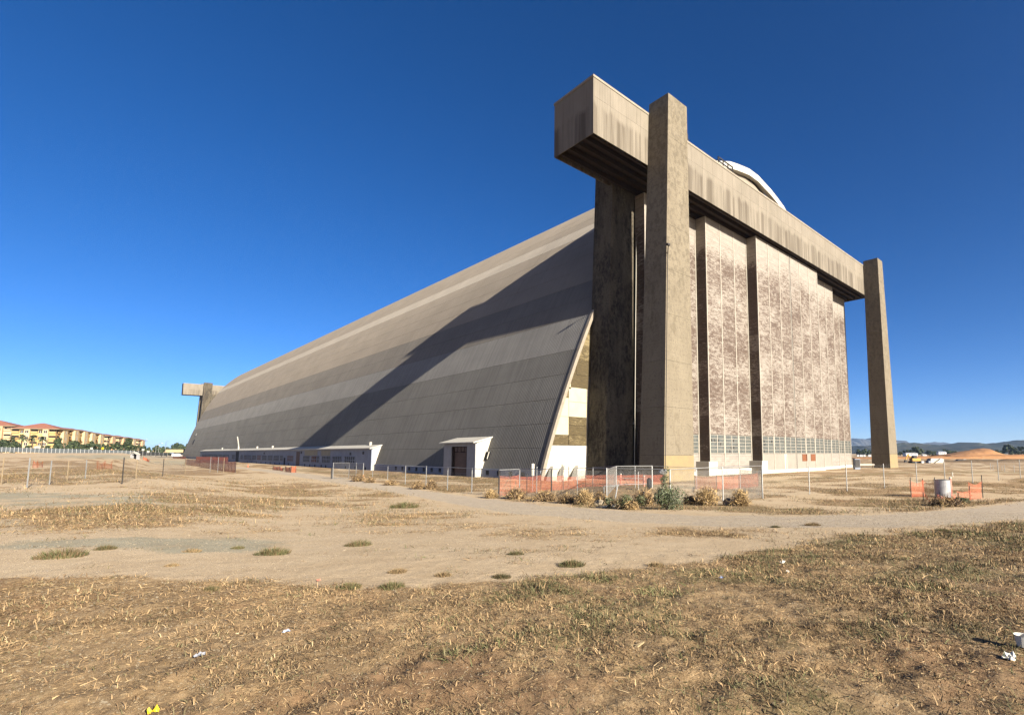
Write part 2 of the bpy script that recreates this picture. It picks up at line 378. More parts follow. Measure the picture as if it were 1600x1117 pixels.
# ------------------------------------------------------------------ ground
EDGE_A = ([-400, 0, 200, 400, 560, 800, 1000, 1100, 1180, 1250, 1330, 1450, 1600, 1900], [880, 900, 902, 911, 917, 910, 893, 880, 862, 848, 838, 827, 814, 790])
ROAD_UP = ([340, 380, 420, 500, 600, 700, 800, 950, 1100, 1300, 1450, 1600, 1800], [727, 730, 733.5, 742, 756, 771, 784, 796, 805, 805, 799, 783, 760])
ROAD_LO = ([340, 380, 420, 500, 600, 700, 800, 950, 1100, 1200, 1300, 1450, 1600, 1800], [728.5, 733, 738, 751, 767, 786, 803, 815, 822, 824, 826, 823, 812, 790])
def zones(x, y):
    """how much each point of the ground is dry grass, gravel road, pale caliche, or green growth"""
    z = ground_z(x, y); px, py = pixel(x, y, z); dep, lat = wl_of(x, y)
    front = dep > 0.8
    d = np.hypot(x, y)
    jit = (vnoise(x, y, 1.4, 3) - 0.5) * 2 + (vnoise(x, y, 0.45, 5) - 0.5)
    pxc = np.clip(px, -390, 1890)
    ea = np.interp(pxc, *EDGE_A)
    A = np.where(front, soft((py - ea) / 10 + 0.5 + jit * 0.7), 1.0)
    ru = np.interp(pxc, *ROAD_UP); rl = np.interp(pxc, *ROAD_LO)
    th = np.maximum((rl - ru) * 0.25, 0.8)
    rd = soft((py - ru) / th + 0.3 + jit * 0.3) * soft((rl - py) / th + 0.3 + jit * 0.3) * (px > 330) * front
    beyond = soft((ru - py) / 3 + 0.2 + jit * 0.4) * (px > 330) * front
    n1 = vnoise(x, y, 4.5, 11) * 0.6 + vnoise(x, y, 1.6, 12) * 0.4
    # far side of the road: dry grass with bare tracks
    gb = beyond * soft((n1 - 0.30) * 3.5)
    trk = soft(1 - np.abs(py - np.interp(px, [1180, 1300, 1450, 1600], [760, 755, 748, 744])) / 4.5) * (px > 1100) * front
    gb = gb * (1 - 0.85 * trk)
    # left half: patches of dead grass in the sand
    def blob(cx, cy, rx, ry): return soft(1.35 - np.hypot((px - cx) / rx, (py - cy) / ry) + jit * 0.45) * front
    gl = np.maximum.reduce([blob(210, 806, 290, 24), blob(430, 775, 240, 24), blob(60, 738, 280, 24), blob(300, 738, 120, 10), blob(640, 812, 170, 17) * 0.6, blob(1120, 833, 110, 8) * 0.9, blob(870, 835, 120, 10) * 0.5])
    gl = gl * soft((n1 - 0.22) * 3) * (1 - A) * (1 - rd)
    grass = np.maximum.reduce([A, gb, gl]) * (1 - rd)
    cal = np.maximum.reduce([blob(110, 782, 240, 13), blob(235, 849, 250, 12), blob(20, 815, 90, 14) * 0.5, blob(170, 714, 120, 4) * 0.9, blob(290, 722, 110, 7) * 0.7]) * (1 - A) * (1 - rd)
    green = soft((vnoise(x, y, 1.5, 21) * 0.4 + vnoise(x, y, 0.45, 22) * 0.6 - 0.47) * 4.0) * np.where(front, soft((px - 380) / 420 + (py - 990) / 160 * 0.6) , 0.4)
    nearwall = beyond * soft(1 - np.abs(py - np.interp(px, [460, 580, 780, 1100, 1340, 1420], [734, 742, 752, 762, 742, 738])) / 6) * 0.9
    verge = soft(1 - np.abs(py - (ru - 10)) / 9) * (px > 1120) * front
    green = np.maximum.reduce([green * A, nearwall * 0.8, verge * soft((n1 - 0.25) * 3), gb * 0.12])
    return grass, rd, cal * soft((n1 - 0.05) * 3), soft(green)

def build_ground():
    rad = np.concatenate([[0.0], np.geomspace(1.2, 30, 430), np.geomspace(30.4, 12000, 190)])
    ang = np.concatenate([np.linspace(-64, 64, 620, endpoint=False), np.linspace(64, 296, 90, endpoint=False)]) * math.pi / 180
    rr, aa = np.meshgrid(rad[1:], ang, indexing='ij')
    x = rr * (np.cos(aa) * FWD[0] + np.sin(aa) * RGT[0]); y = rr * (np.cos(aa) * FWD[1] + np.sin(aa) * RGT[1])
    x = x.ravel(); y = y.ravel(); z = ground_z(x, y); d = np.hypot(x, y)
    g, r, c, gr = zones(x, y)
    z = z + relief(x, y)
    na = len(ang); nr = len(rad) - 1
    V = np.column_stack([x, y, z]); V = np.vstack([V, [[0, 0, float(ground_z(0.0, 0.0))]]])
    i = np.arange(nr - 1)[:, None] * na; j = np.arange(na)[None, :]; j2 = (j + 1) % na
    F = np.stack([i + j, i + j2, i + na + j2, i + na + j], -1).reshape(-1, 4)
    F = F[:, ::-1]
    cap = np.stack([np.full(na, len(V) - 1), np.arange(na), (np.arange(na) + 1) % na, (np.arange(na) + 1) % na], -1)
    me = fast_mesh('ground', V, F, [M['ground']], smooth=True)
    for nm, a in (('grass', g), ('gravel', r), ('caliche', c), ('green', gr)):
        at_ = me.attributes.new(nm, 'FLOAT', 'POINT'); at_.data.foreach_set('value', np.append(a, 1.0).astype(np.float32)[:len(me.vertices)])
    o = link('ground', me); return tag(o, 'sandy field of dry grass, bare earth and gravel tracks', kind='structure')
def ground_mat():
    q = Mat('dry_field', 0.95, 0.1)
    g, r, c, gr = q.attr('grass'), q.attr('gravel'), q.attr('caliche'), q.attr('green')
    fine = q.noise(9.0, (1, 1, 1), 10, 0.82); mid = q.noise(1.1, (1, 1, 1), 7, 0.65); big = q.noise(0.16, (1, 1, 1), 5, 0.6)
    grit = q.noise(30.0, (1, 1, 1), 7, 0.85)
    sand = q.mix((0.66, 0.515, 0.335), (0.55, 0.41, 0.25), q.remap(q.math('ADD', q.math('MULTIPLY', mid, 0.6), q.math('MULTIPLY', big, 0.4)), 0.38, 0.62))
    sand = q.mix(sand, (0.30, 0.205, 0.115), q.math('MULTIPLY', q.remap(fine, 0.54, 0.64), 0.55)); sand = q.mix(sand, (0.26, 0.18, 0.10), q.math('MULTIPLY', q.remap(grit, 0.58, 0.68), 0.5)); sand = q.mix(sand, (0.74, 0.62, 0.44), q.math('MULTIPLY', q.remap(grit, 0.44, 0.34), 0.5))
    vor = q.n.new('ShaderNodeTexVoronoi'); vor.inputs['Scale'].default_value = 9.0; q.l.new(q.geo.outputs['Position'], vor.inputs['Vector'])
    vsep = q.n.new('ShaderNodeSeparateColor'); q.l.new(vor.outputs['Color'], vsep.inputs[0])
    grav = q.mix((0.78, 0.66, 0.50), (0.60, 0.495, 0.36), q.remap(vsep.outputs[0], 0.1, 0.9))
    grav = q.mix(grav, (0.17, 0.13, 0.09), q.math('MULTIPLY', q.remap(vor.outputs['Distance'], 0.07, 0.11), 0.35))
    grav = q.mix(grav, (0.62, 0.50, 0.345), q.remap(mid, 0.5, 0.7))
    cal = q.mix((0.44, 0.405, 0.29), (0.36, 0.325, 0.225), q.remap(mid, 0.38, 0.62))
    soil = q.mix((0.42, 0.29, 0.155), (0.30, 0.20, 0.10), q.remap(mid, 0.35, 0.65))
    soil = q.mix(soil, (0.50, 0.36, 0.20), q.remap(fine, 0.52, 0.60)); soil = q.mix(soil, (0.17, 0.11, 0.06), q.math('MULTIPLY', q.remap(fine, 0.46, 0.38), 0.8))
    soil = q.mix(soil, (0.10, 0.065, 0.035), q.math('MULTIPLY', q.remap(grit, 0.52, 0.66), 0.6))
    soil = q.mix(soil, (0.27, 0.155, 0.08), q.math('MULTIPLY', q.remap(q.noise(0.42, (1, 1, 1), 7, 0.7), 0.50, 0.60), 0.75))
    soil = q.mix(soil, (0.50, 0.36, 0.205), q.remap(q.noise(0.55, (1, 1, 1), 6, 0.65), 0.58, 0.70))
    grn = q.mix((0.20, 0.175, 0.065), (0.13, 0.12, 0.045), q.remap(fine, 0.4, 0.6))
    jit = q.math('MULTIPLY', q.math('SUBTRACT', fine, 0.5), 1.6)
    def edge(a): return q.remap(q.math('ADD', a, jit), 0.38, 0.62)
    col_ = q.mix(sand, cal, q.math('MULTIPLY', edge(c), 0.85))
    col_ = q.mix(col_, grav, edge(r))
    col_ = q.mix(col_, soil, q.math('MULTIPLY', edge(g), 0.92))
    col_ = q.mix(col_, grn, q.math('MULTIPLY', edge(gr), 0.35))
    h = q.math('ADD', q.math('MULTIPLY', fine, 0.6), q.math('MULTIPLY', grit, 0.4))
    q.bump(h, 0.7, 0.035)
    return q.done(col_)
M['ground'] = ground_mat()
build_ground()

# ------------------------------------------------------------------ hangar roof shape  (x across the front, y along the length)
VB, PE, QE, HT = 43.236, 2.2445, 1.0916, 65.3
K1, K2, UN, UF, XC = 0.00542, 0.00667, 55.0, 438.0, 99.3
def roof_x(y, z, side=-1):
    z = min(max(z, 0.0), HT)
    half = (XC - VB) * max(0.0, 1 - (z / HT) ** QE) ** (1 / PE)
    sh = lambda q: (K1 + K2 * (q - 24) / 24) * (y - UN)
    return XC - half - sh(z) if side < 0 else XC + half * 0.85 - sh(HT)
def on_x(px, py, X):
    r = ray(px, py); k = X / r[0]; return Vector((X, r[1] * k, EYE + r[2] * k))
def on_y(px, py, Y):
    r = ray(px, py); k = Y / r[1]; return Vector((r[0] * k, Y, EYE + r[2] * k))

hangar = thing('airship_hangar', 'enormous arched hangar with dark ribbed roof sheets and two pale roof bands', 'hangar', (XC, UN, 0))
def hp(name, mb, mat, parent=None):           # parts are modelled in world coordinates
    o = mb.build(name, mat, parent if parent is not None else hangar)
    if parent is None: o.location = (-XC, -UN, 0)
    return o
ZS = [1.30, 4.4, 7.8, 11.4, 15.1, 18.9, 24.7, 28.0, 31.5, 35.0, 38.3, 41.5, 44.7, 48.0, 50.6, 53.0, 55.4, 57.6, 59.6, 61.4, 62.8, 64.0, 64.8, 65.28]
def roof_mat(z):  # sheets lighten upward, partly real tone, partly sunlight put into the colour
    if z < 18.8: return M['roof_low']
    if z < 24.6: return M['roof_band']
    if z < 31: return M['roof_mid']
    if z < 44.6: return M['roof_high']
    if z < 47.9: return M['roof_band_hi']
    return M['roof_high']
US = [UN, 82, 118, 160, 212, 275, 350, UF]
sheet = MB()
for side in (-1, 1):
    zz = np.concatenate([np.linspace(1.2, 60, 40), np.linspace(60.6, HT, 14)])
    for a, b in zip(zz[:-1], zz[1:]):
        pts = []
        for y, z in ((UN + .1, a), (UF, a), (UF, b), (UN + .1, b)):
            x = roof_x(y, z, side); pts.append((x - side * 0.22, y, z - 0.1))
        sheet.quad(pts if side < 0 else pts[::-1])
hp('roof_underlay', sheet, M['under'])
PITCH_R, RIB = 0.40, 0.045
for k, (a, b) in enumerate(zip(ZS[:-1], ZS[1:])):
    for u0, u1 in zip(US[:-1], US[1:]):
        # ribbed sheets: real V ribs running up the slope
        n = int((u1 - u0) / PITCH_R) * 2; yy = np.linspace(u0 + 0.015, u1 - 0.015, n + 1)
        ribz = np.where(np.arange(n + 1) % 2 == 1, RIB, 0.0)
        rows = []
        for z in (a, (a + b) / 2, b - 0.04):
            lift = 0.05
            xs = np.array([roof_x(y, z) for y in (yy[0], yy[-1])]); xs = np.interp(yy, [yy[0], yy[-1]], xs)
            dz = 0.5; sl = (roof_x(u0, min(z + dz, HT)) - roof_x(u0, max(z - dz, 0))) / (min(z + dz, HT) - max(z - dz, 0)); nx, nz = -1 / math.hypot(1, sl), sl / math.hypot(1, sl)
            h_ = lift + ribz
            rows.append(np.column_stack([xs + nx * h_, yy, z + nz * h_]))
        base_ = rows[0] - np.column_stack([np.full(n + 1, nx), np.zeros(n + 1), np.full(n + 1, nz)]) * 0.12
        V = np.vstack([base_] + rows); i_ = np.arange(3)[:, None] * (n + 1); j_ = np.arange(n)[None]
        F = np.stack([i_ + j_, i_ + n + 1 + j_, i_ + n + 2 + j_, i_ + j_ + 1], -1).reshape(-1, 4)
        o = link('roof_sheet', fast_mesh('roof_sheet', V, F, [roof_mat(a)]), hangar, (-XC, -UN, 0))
m = MB()
for a, b in zip(ZS[:-1], ZS[1:]):
    m.quad([(roof_x(y, z, 1), y, z) for y, z in ((UN, a), (UF, a), (UF, b), (UN, b))][::-1][::-1])
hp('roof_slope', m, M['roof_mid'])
# ridge vent along the top
m = MB()
for u0, u1 in ((UN + 3, 200), (200, UF - 3)):
    c0, c1 = [XC - (K1 + K2 * (HT - 24) / 24) * (u - UN) for u in (u0, u1)]
    m.hexa([(c0 - 1.5, u0, 64.8), (c0 + 1.5, u0, 64.8), (c1 + 1.5, u1, 64.8), (c1 - 1.5, u1, 64.8)], [(c0 - 1.5, u0, 65.5), (c0 + 1.5, u0, 65.5), (c1 + 1.5, u1, 65.5), (c1 - 1.5, u1, 65.5)])
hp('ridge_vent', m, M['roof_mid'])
# foot wall under the eave with its vents
m = MB()
for u0, u1 in zip(US[:-1], US[1:]):
    m.hexa([(roof_x(u0, 0) + .05, u0, -1.2), (roof_x(u0, 0) + .5, u0, -1.2), (roof_x(u1, 0) + .5, u1, -1.2), (roof_x(u1, 0) + .05, u1, -1.2)],
           [(roof_x(u0, 0) + .05, u0, 1.32), (roof_x(u0, 0) + .5, u0, 1.32), (roof_x(u1, 0) + .5, u1, 1.32), (roof_x(u1, 0) + .05, u1, 1.32)])
fw = hp('foot_wall', m, M['annex'])
for u in [58.5 + 3.0 * i for i in range(15)]:
    if 69 < u < 80.5: continue
    x = roof_x(u, 0)
    m = MB().box(x + 0.0, x + 0.3, u, u + 0.8, 0.35, 1.05); m.build('wall_vent', M['dark'], fw)
# end wall panels seen between the roof edge and the rear pier
wall = MB()
zz = np.linspace(-0.6, HT - 0.4, 40); pts = [(roof_x(UN, z) + 0.35, UN + 0.42, z) for z in zz]
ptsR = [(roof_x(UN, z, 1) - 0.35, UN + 0.42, z) for z in zz]
wall.quad(pts + ptsR[::-1]); wall.v = list(wall.v)
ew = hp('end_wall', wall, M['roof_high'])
wall2 = MB(); pts = [(roof_x(UF, z) + 0.35, UF - 0.4, z) for z in zz]; c2 = 2 * (XC - (K1 + K2 * (HT - 24) / 24) * (UF - UN))
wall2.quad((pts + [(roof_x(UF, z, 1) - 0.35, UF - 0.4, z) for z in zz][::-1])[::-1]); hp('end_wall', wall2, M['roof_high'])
cells = [(0, 4.72, 0, 99, 'white'), (4.76, 6.2, 0, 45.0, 'tan_panel'), (4.76, 6.2, 45.05, 48.5, 'tan_panel'), (4.76, 6.2, 48.6, 52, 'tan_panel'),
         (6.24, 8.8, 0, 48.5, 'cream'), (6.24, 7.6, 48.55, 52, 'tan_panel'), (7.64, 8.82, 48.55, 52, 'tan_panel'), (8.86, 11.0, 48.55, 52, 'cream'), (11.04, 13.1, 48.55, 52, 'cream'),
         (8.84, 11.5, 0, 48.5, 'cream'), (11.54, 12.8, 0, 48.5, 'tan_panel'), (12.84, 15.0, 0, 48.9, 'cream'), (13.14, 15.0, 48.95, 52.4, 'tan_panel'),
         (15.04, 17.2, 0, 50.0, 'tan_panel'), (15.04, 17.2, 50.05, 53, 'tan_panel'), (17.24, 19.5, 0, 54, 'tan_panel'), (19.54, 21.4, 0, 54, 'tan_panel'), (21.44, 24, 0, 56, 'tan_panel')]
for z0, z1, x0, x1, mt in cells:
    a0, a1 = max(x0, roof_x(UN, z0) + 0.42), max(x0, roof_x(UN, z1) + 0.42)
    x1 = min(x1, 56)
    if a0 > x1 - 0.05: continue
    a1 = min(a1, x1 - 0.02)
    yb = UN + 0.30
    MB().hexa([(a0, yb, z0), (x1, yb, z0), (x1, yb + 0.08, z0), (a0, yb + 0.08, z0)], [(a1, yb, z1), (x1, yb, z1), (x1, yb + 0.08, z1), (a1, yb + 0.08, z1)]).build('wall_panel', M[mt], ew)
# verge trim up the edge of the roof, and the white hood round the crown
tr = MB(); hood = MB()
zz = list(np.linspace(0, 54, 28)) 
for a, b in zip(zz[:-1], zz[1:]):
    xa, xb = roof_x(UN, a), roof_x(UN, b)
    tr.hexa([(xa - .2, UN - .32, a), (xa + .35, UN - .32, a), (xa + .35, UN + .22, a), (xa - .2, UN + .22, a)], [(xb - .2, UN - .32, b), (xb + .35, UN - .32, b), (xb + .35, UN + .22, b), (xb - .2, UN + .22, b)])
hp('verge_trim', tr, M['beam_trim'])
HC = 102.6
hx = [HC + q for q in (-24, -20, -15.5, -10, -7, -2, 2, 8, 11, 14.5, 19, 23)]
def crown_z(x):
    return np.interp(abs(x - HC), [0, 2, 8, 10, 14.5, 20, 24], [66.5, 66.5, 65.4, 64.9, 63.4, 60.0, 57.0])
for a, b in zip(hx[:-1], hx[1:]):
    za, zb = float(crown_z(a)), float(crown_z(b))
    hood.hexa([(a, 54.3, za - 1.5), (b, 54.3, zb - 1.5), (b, UN + .3, zb - 1.5), (a, UN + .3, za - 1.5)], [(a, 54.3, za), (b, 54.3, zb), (b, UN + .3, zb), (a, UN + .3, za)])
hp('roof_hood', hood, M['white'])
# small hatches and openings in the roof
for px, py, wd, ht in ((800, 711, 1.1, 1.1), (684, 710, 1.0, 0.9), (307, 679, 2.0, 1.4), (303, 689, 3.5, 2.2)):
    best = None
    for z in np.linspace(1, 30, 300):
        r = ray(px, py); k = (z - EYE) / r[2] if abs(r[2]) > 1e-4 else 0
        if k <= 0: continue
        e = abs(r[0] * k - roof_x(r[1] * k, z))
        if best is None or e < best[0]: best = (e, r[1] * k, z)
    y, z = best[1], best[2]
    x0, x1 = roof_x(y, z - ht / 2), roof_x(y, z + ht / 2)
    hh = hp('roof_hatch', MB().hexa([(x0 - .35, y - wd / 2, z - ht / 2), (x0 + .2, y - wd / 2, z - ht / 2), (x0 + .2, y + wd / 2, z - ht / 2), (x0 - .35, y + wd / 2, z - ht / 2)],
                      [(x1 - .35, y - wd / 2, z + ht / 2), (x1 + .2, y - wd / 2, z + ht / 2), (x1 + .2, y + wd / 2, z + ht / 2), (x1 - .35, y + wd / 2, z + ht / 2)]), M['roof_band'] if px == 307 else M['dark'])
    if px > 400: MB().bar((x0 - .4, y - wd / 2, z - ht / 2), (x1 - .4, y - wd / 2, z + ht / 2), .1).build('hatch_frame', M['white'], hh)

# ------------------------------------------------------------------ door portals: piers and box girder
def pier(base, top, zt, zb, parent, mat, foot=None, off=(0, 0, 0)):
    """tapering concrete pier cast in lifts; base and top are (x0, x1, y0, y1)"""
    def sec(z, ins=0.0):
        t = max(0, z) / zt; q = [lerp(a, b, t) for a, b in zip(base, top)]
        return [(q[0] + ins, q[2] + ins, z), (q[1] - ins, q[2] + ins, z), (q[1] - ins, q[3] - ins, z), (q[0] + ins, q[3] - ins, z)]
    p = MB().hexa(sec(zb, .12), sec(zt - 0.3, .12)).build('concrete_pier', M['soffit_dark'], parent)
    zs = [zb, 3.4, 9.6, 15.7, 21.9, 28.0, 34.2, 40.3, 46.9, zt]
    for k, (a, b) in enumerate(zip(zs[:-1], zs[1:])):
        MB().hexa(sec(a + (0.012 if k else 0)), sec(b - (0.012 if k < 8 else 0))).build('concrete_lift', mat, p)
    if foot:
        q = sec(zb), sec(3.35); MB().hexa([(q[0][0][0] + .02, q[0][0][1] - .012, zb), (q[0][1][0] - .02, q[0][1][1] - .012, zb), (q[0][1][0] - .02, q[0][1][1] + .02, zb), (q[0][0][0] + .02, q[0][0][1] + .02, zb)], [(q[1][0][0] + .02, q[1][0][1] - .012, 3.35), (q[1][1][0] - .02, q[1][1][1] - .012, 3.35), (q[1][1][0] - .02, q[1][1][1] + .02, 3.35), (q[1][0][0] + .02, q[1][0][1] + .02, 3.35)]).build('painted_band', M[foot], p)
    return p
def portal(label, y0, flip, x_shift=0.0, full=True):
    """flip = -1: outer face towards -y (near end); +1: towards +y (far end)"""
    t = thing('door_portal', label, 'door frame', (x_shift + 91, y0, 0))
    holder = dict(loc=(-91, 0, 0))
    def Y(v): return -flip * v          # v measured from the outer face inwards
    def rect(x0, x1, v0, v1):
        a, b = Y(v0), Y(v1); return (x0, x1, min(a, b), max(a, b))
    g = []
    g.append(pier(rect(51.72, 58.26, 0, 4.16), rect(53.79, 58.08, 0, 3.41), 53.18, -0.8, t, M['pylon'], 'base_conc'))
    g.append(pier(rect(140.5, 146.85, 0, 4.16), rect(139.41, 143.0, 0, 3.41), 52.82, -0.8, t, M['pylon'], 'base_conc'))
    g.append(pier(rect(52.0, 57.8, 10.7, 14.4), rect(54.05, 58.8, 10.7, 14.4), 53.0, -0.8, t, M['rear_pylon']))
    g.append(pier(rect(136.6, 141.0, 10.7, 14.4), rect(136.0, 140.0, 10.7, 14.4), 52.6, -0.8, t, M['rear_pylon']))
    a, b = sorted((Y(12.0), Y(12.3)))
    for xa, xb in ((57.0, 66.0), (133.0, 140.5)):
        jw = MB().box(xa, xb, a, b, -.6, 45.2).build('jamb_wall', M['rear_pylon'], t); g.append(jw)
    bx0, bx1, v0, v1, z0, z1 = 42.81, 142.6, 3.51, 11.28, 43.96, 51.87
    a, b = sorted((Y(v0 + .12), Y(v1 - .12)))
    core = MB().box(bx0 + .12, bx1 - .12, a, b, 45.1, z1 - .2).build('box_girder', M['soffit_dark'], t)
    g.append(core)
    # cladding: two rows on the outer and inner face, one on each end
    cols = np.linspace(bx0 + .12, bx1 - .12, 34)
    for (va, vb, inner) in ((v0, v0 + .12, False), (v1 - .12, v1, True)):
        for i in range(33):
            for (za, zb) in ((z0, 49.0), (49.02, z1 - .35)):
                if inner and not full and i > 16: continue
                a, b = sorted((Y(va), Y(vb)))
                MB().box(cols[i] + .012, cols[i + 1] - .012, a, b, za, zb).build('cladding_panel', M['beam'], core)
    vv = np.linspace(v0, v1, 5)
    for xa, xb in ((bx0, bx0 + .12), (bx1 - .12, bx1)):
        for i in range(4):
            a, b = sorted((Y(vv[i] + .012), Y(vv[i + 1] - .012)))
            MB().box(xa, xb, a, b, z0, z1 - .35).build('cladding_panel', M['beam'], core)
    a, b = sorted((Y(v0 - .08), Y(v1 + .08)))
    MB().box(bx0 - .08, bx1 + .08, a, b, z1 - .33, z1).build('cap_flashing', M['beam_trim'], core)
    # soffit with the door track girders
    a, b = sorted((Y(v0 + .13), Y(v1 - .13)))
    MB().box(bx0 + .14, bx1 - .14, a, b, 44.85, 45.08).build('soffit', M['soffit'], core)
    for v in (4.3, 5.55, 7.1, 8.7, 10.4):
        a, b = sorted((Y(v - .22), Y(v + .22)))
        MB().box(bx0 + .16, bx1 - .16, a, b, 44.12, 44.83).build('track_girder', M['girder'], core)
    for o in g: o.location = (-91, 0, 0)
    return t
near_portal = portal('pale box girder on tall concrete piers across the near end of the hangar', 40.82, -1)
far_portal = portal('distant concrete T shaped door frame at the far end of the hangar', 464.5, 1, 0.0, False)

# ------------------------------------------------------------------ sliding doors of the near end
LW = 13.6; LX = [58.8, 72.4, 86.0, 99.6, 113.2, 126.9, 140.1]
PLANE = [49.6, 47.6, 45.6, 45.6, 47.6, 49.6]
door_labels = ['recessed hangar door leaf mostly hidden behind the near concrete pier', 'flaking brown and white door leaf just right of the near pier, standing back from the next leaf',
               'flaking door leaf of the front pair, left of the dark centre seam', 'flaking door leaf of the front pair, right of the dark centre seam, with two rust plates',
               'stepped back door leaf with pale top, right of the front pair', 'paler last door leaf, farthest right beside the sky gap']
shared = {}
def sm(key, fn):
    if key not in shared: shared[key] = fn()
    return shared[key]
for i in range(6):
    x0, y0 = LX[i] + .04, PLANE[i]
    d = thing('hangar_door', door_labels[i], 'sliding door', (x0, y0, 0), 'sliding door leaves of the near end')
    W = LW - .08; D = 1.9; c3 = W / 3; d.scale = ((LX[i + 1] - LX[i]) / LW, 1, 1)
    MB().box(.06, W - .06, .10, D - .06, 0.5, 43.75).build('door_core', M['under'], d)
    rows = np.linspace(6.78, 43.85, 13)
    me = sm('panel', lambda: MB().box(.075, c3 - .075, 0, .1, 0.008, rows[1] - rows[0] - 0.008).mesh('door_panel', M['door']))
    for c in range(3):
        for r in range(12):
            o = link('door_panel', me, d, (c * c3, random.uniform(-.006, .006), rows[r]))
    me = sm('low', lambda: MB().box(.09, c3 - .09, 0, .1, .45, 3.55).mesh('lower_panel', [M['door_low']]))
    me2 = sm('low2', lambda: MB().box(.09, c3 - .09, 0, .1, .45, 3.55).mesh('lower_panel', [M['door_patch']]))
    for c in range(3): link('lower_panel', me2 if (i in (2, 3) or (i == 4 and c < 2)) else me, d, (c * c3, 0, 0))
    # windows: glass with a frame of bars
    def glass(): return MB().box(.09, c3 - .09, .06, .1, 3.6, 6.72).mesh('window', M['glass'])
    def frame():
        f = MB()
        for xx in (.09, c3 / 2 - .09, c3 - .27): f.box(xx, xx + .18, -.02, .055, 3.6, 6.72)
        for k in range(6): z = 3.6 + (6.72 - 3.6 - .1) * k / 5; f.box(.28, c3 / 2 - .1, -.0, .05, z + .02, z + .08); f.box(c3 / 2 + .1, c3 - .28, -.0, .05, z + .02, z + .08)
        for g0, g1 in ((.27, c3 / 2 - .09), (c3 / 2 + .09, c3 - .27)):
            for k in range(1, 5): xx = lerp(g0, g1, k / 5); f.box(xx - .018, xx + .018, .005, .052, 3.7, 6.62)
        return f.mesh('window_frame', M['door_white'])
    for c in range(3):
        wdw = link('window', sm('glass', glass), d, (c * c3, 0, 0))
        fo = link('window_frame', sm('frame', frame), wdw)
    if i in (1, 2, 5):
        wdw = [o for o in d.children if o.name.startswith('window')]
        for o in wdw[:2]:
            bx = MB()
            for _ in range(4):
                xx = random.uniform(.4, c3 - .9); zz_ = random.choice([3.75, 4.35, 4.95, 5.55]); bx.box(xx, xx + .34, .03, .058, zz_, zz_ + .5)
            bx.build('broken_pane', M['dark'], o)
    for k in range(4):
        xx = min(max(k * c3, .07), W - .07)
        MB().box(xx - .10, xx + .10, -.06, .09, .45, 43.9).build('batten', M['door_white'] if not (i == 3 and k == 0) else M['dark'], d)
    rows2 = np.linspace(.5, 43.85, 15)
    for side, xs in ((0, (-.03, .05)), (1, (W - .05, W + .03))):
        for r in range(14):
            MB().box(xs[0], xs[1], .1, D, rows2[r] + .02, rows2[r + 1] - .02).build('side_panel', M['door_side'], d)
    MB().box(.0, W, .0, D, 43.87, 43.95).build('top_rail', M['beam_trim'], d)
    # wheel housings along the foot
    MB().box(-.1, W + .1, -.45 if i == 1 else -.12, D + .1, -.6, 1.0 if i == 1 else .62).build('sill_beam', M['white'], d)
    if i in (1, 2):
        MB().box(-1.1, 1.4 if i == 1 else .9, -.5, D + .2, -.6, 2.3).build('wheel_housing', M['white'], d)
    if i in (4, 5): MB().box(-.1, 1.0, -.2, .3, .4, 1.7).build('wheel_housing', M['white'], d)
    if i == 3:
        for xx in (2.6, 6.6):
            MB().box(xx, xx + 2.2, -.06, .0, 2.05, 3.45).build('rust_plate', M['rust'], d)
    if i == 2: MB().box(8.4, 9.4, -.06, .0, .7, 3.5).build('white_strip', M['white'], d)

# railings and masts on the girder
t = thing('roof_railing', 'small black railing frame on top of the girder below the white crown', 'railing', (86.0, 53.0, 60.6))
for k in range(4): MB().box(k * 1.8 - .09, k * 1.8 + .09, 0, .18, 0, 2.1).build('post', M['dark_post'], t)
for z in (1.2, 2.0): MB().box(-.1, 5.5, .0, .16, z - .12, z + .12).build('rail', M['dark_post'], t)
t.scale = (1, 1, 1)
for (x, y, h, lb) in ((67.0, 47.0, 4.2, 'thin antenna mast on the girder beside the near pier'), (70.0, 47.5, 1.8, 'short lightning rod on the girder right of the taller mast'), (139.0, 47.0, 2.6, 'small rod on the girder beside the far pier')):
    t = thing('antenna_mast', lb, 'antenna', (x, y, 51.87))
    MB().tube((0, 0, 0), (0, 0, h), .09, .05, 6).build('mast', M['dark_post'], t)
    MB().tube((-.45, 0, h * .7), (.45, 0, h * .8), .05, .05, 5).build('cross_arm', M['dark_post'], t)
t = thing('conduit_lamp', 'black conduit and lamp arm up the edge of the near concrete pier', 'lamp', (52.2, 40.7, 0))
MB().tube((-.25, .1, 0), (.9, .1, 30.0), .05, .05, 6).build('conduit', M['rubber'], t)
MB().tube((.9, .1, 30), (.1, -.7, 30.9), .06, .05, 6).build('lamp_arm', M['dark_post'], t)
MB().box(-.3, .2, -.9, -.6, 30.6, 30.85).build('lamp_head', M['dark_post'], t)
t = thing('pipe', 'thin white strip standing in for a sunlit edge up the corner of the stained rear pier', 'pipe', (58.0, 51.3, 0))
MB().tube((0, 0, 0), (0.9, 0, 38), .065, .065, 6).build('lit_edge_strip', M['white'], t)  # added white strip, stands in for a sunlit corner edge
MB().box(-.12, .12, -.05, .25, 8, 8.2).build('edge_strip_clip', M['galv'], t)

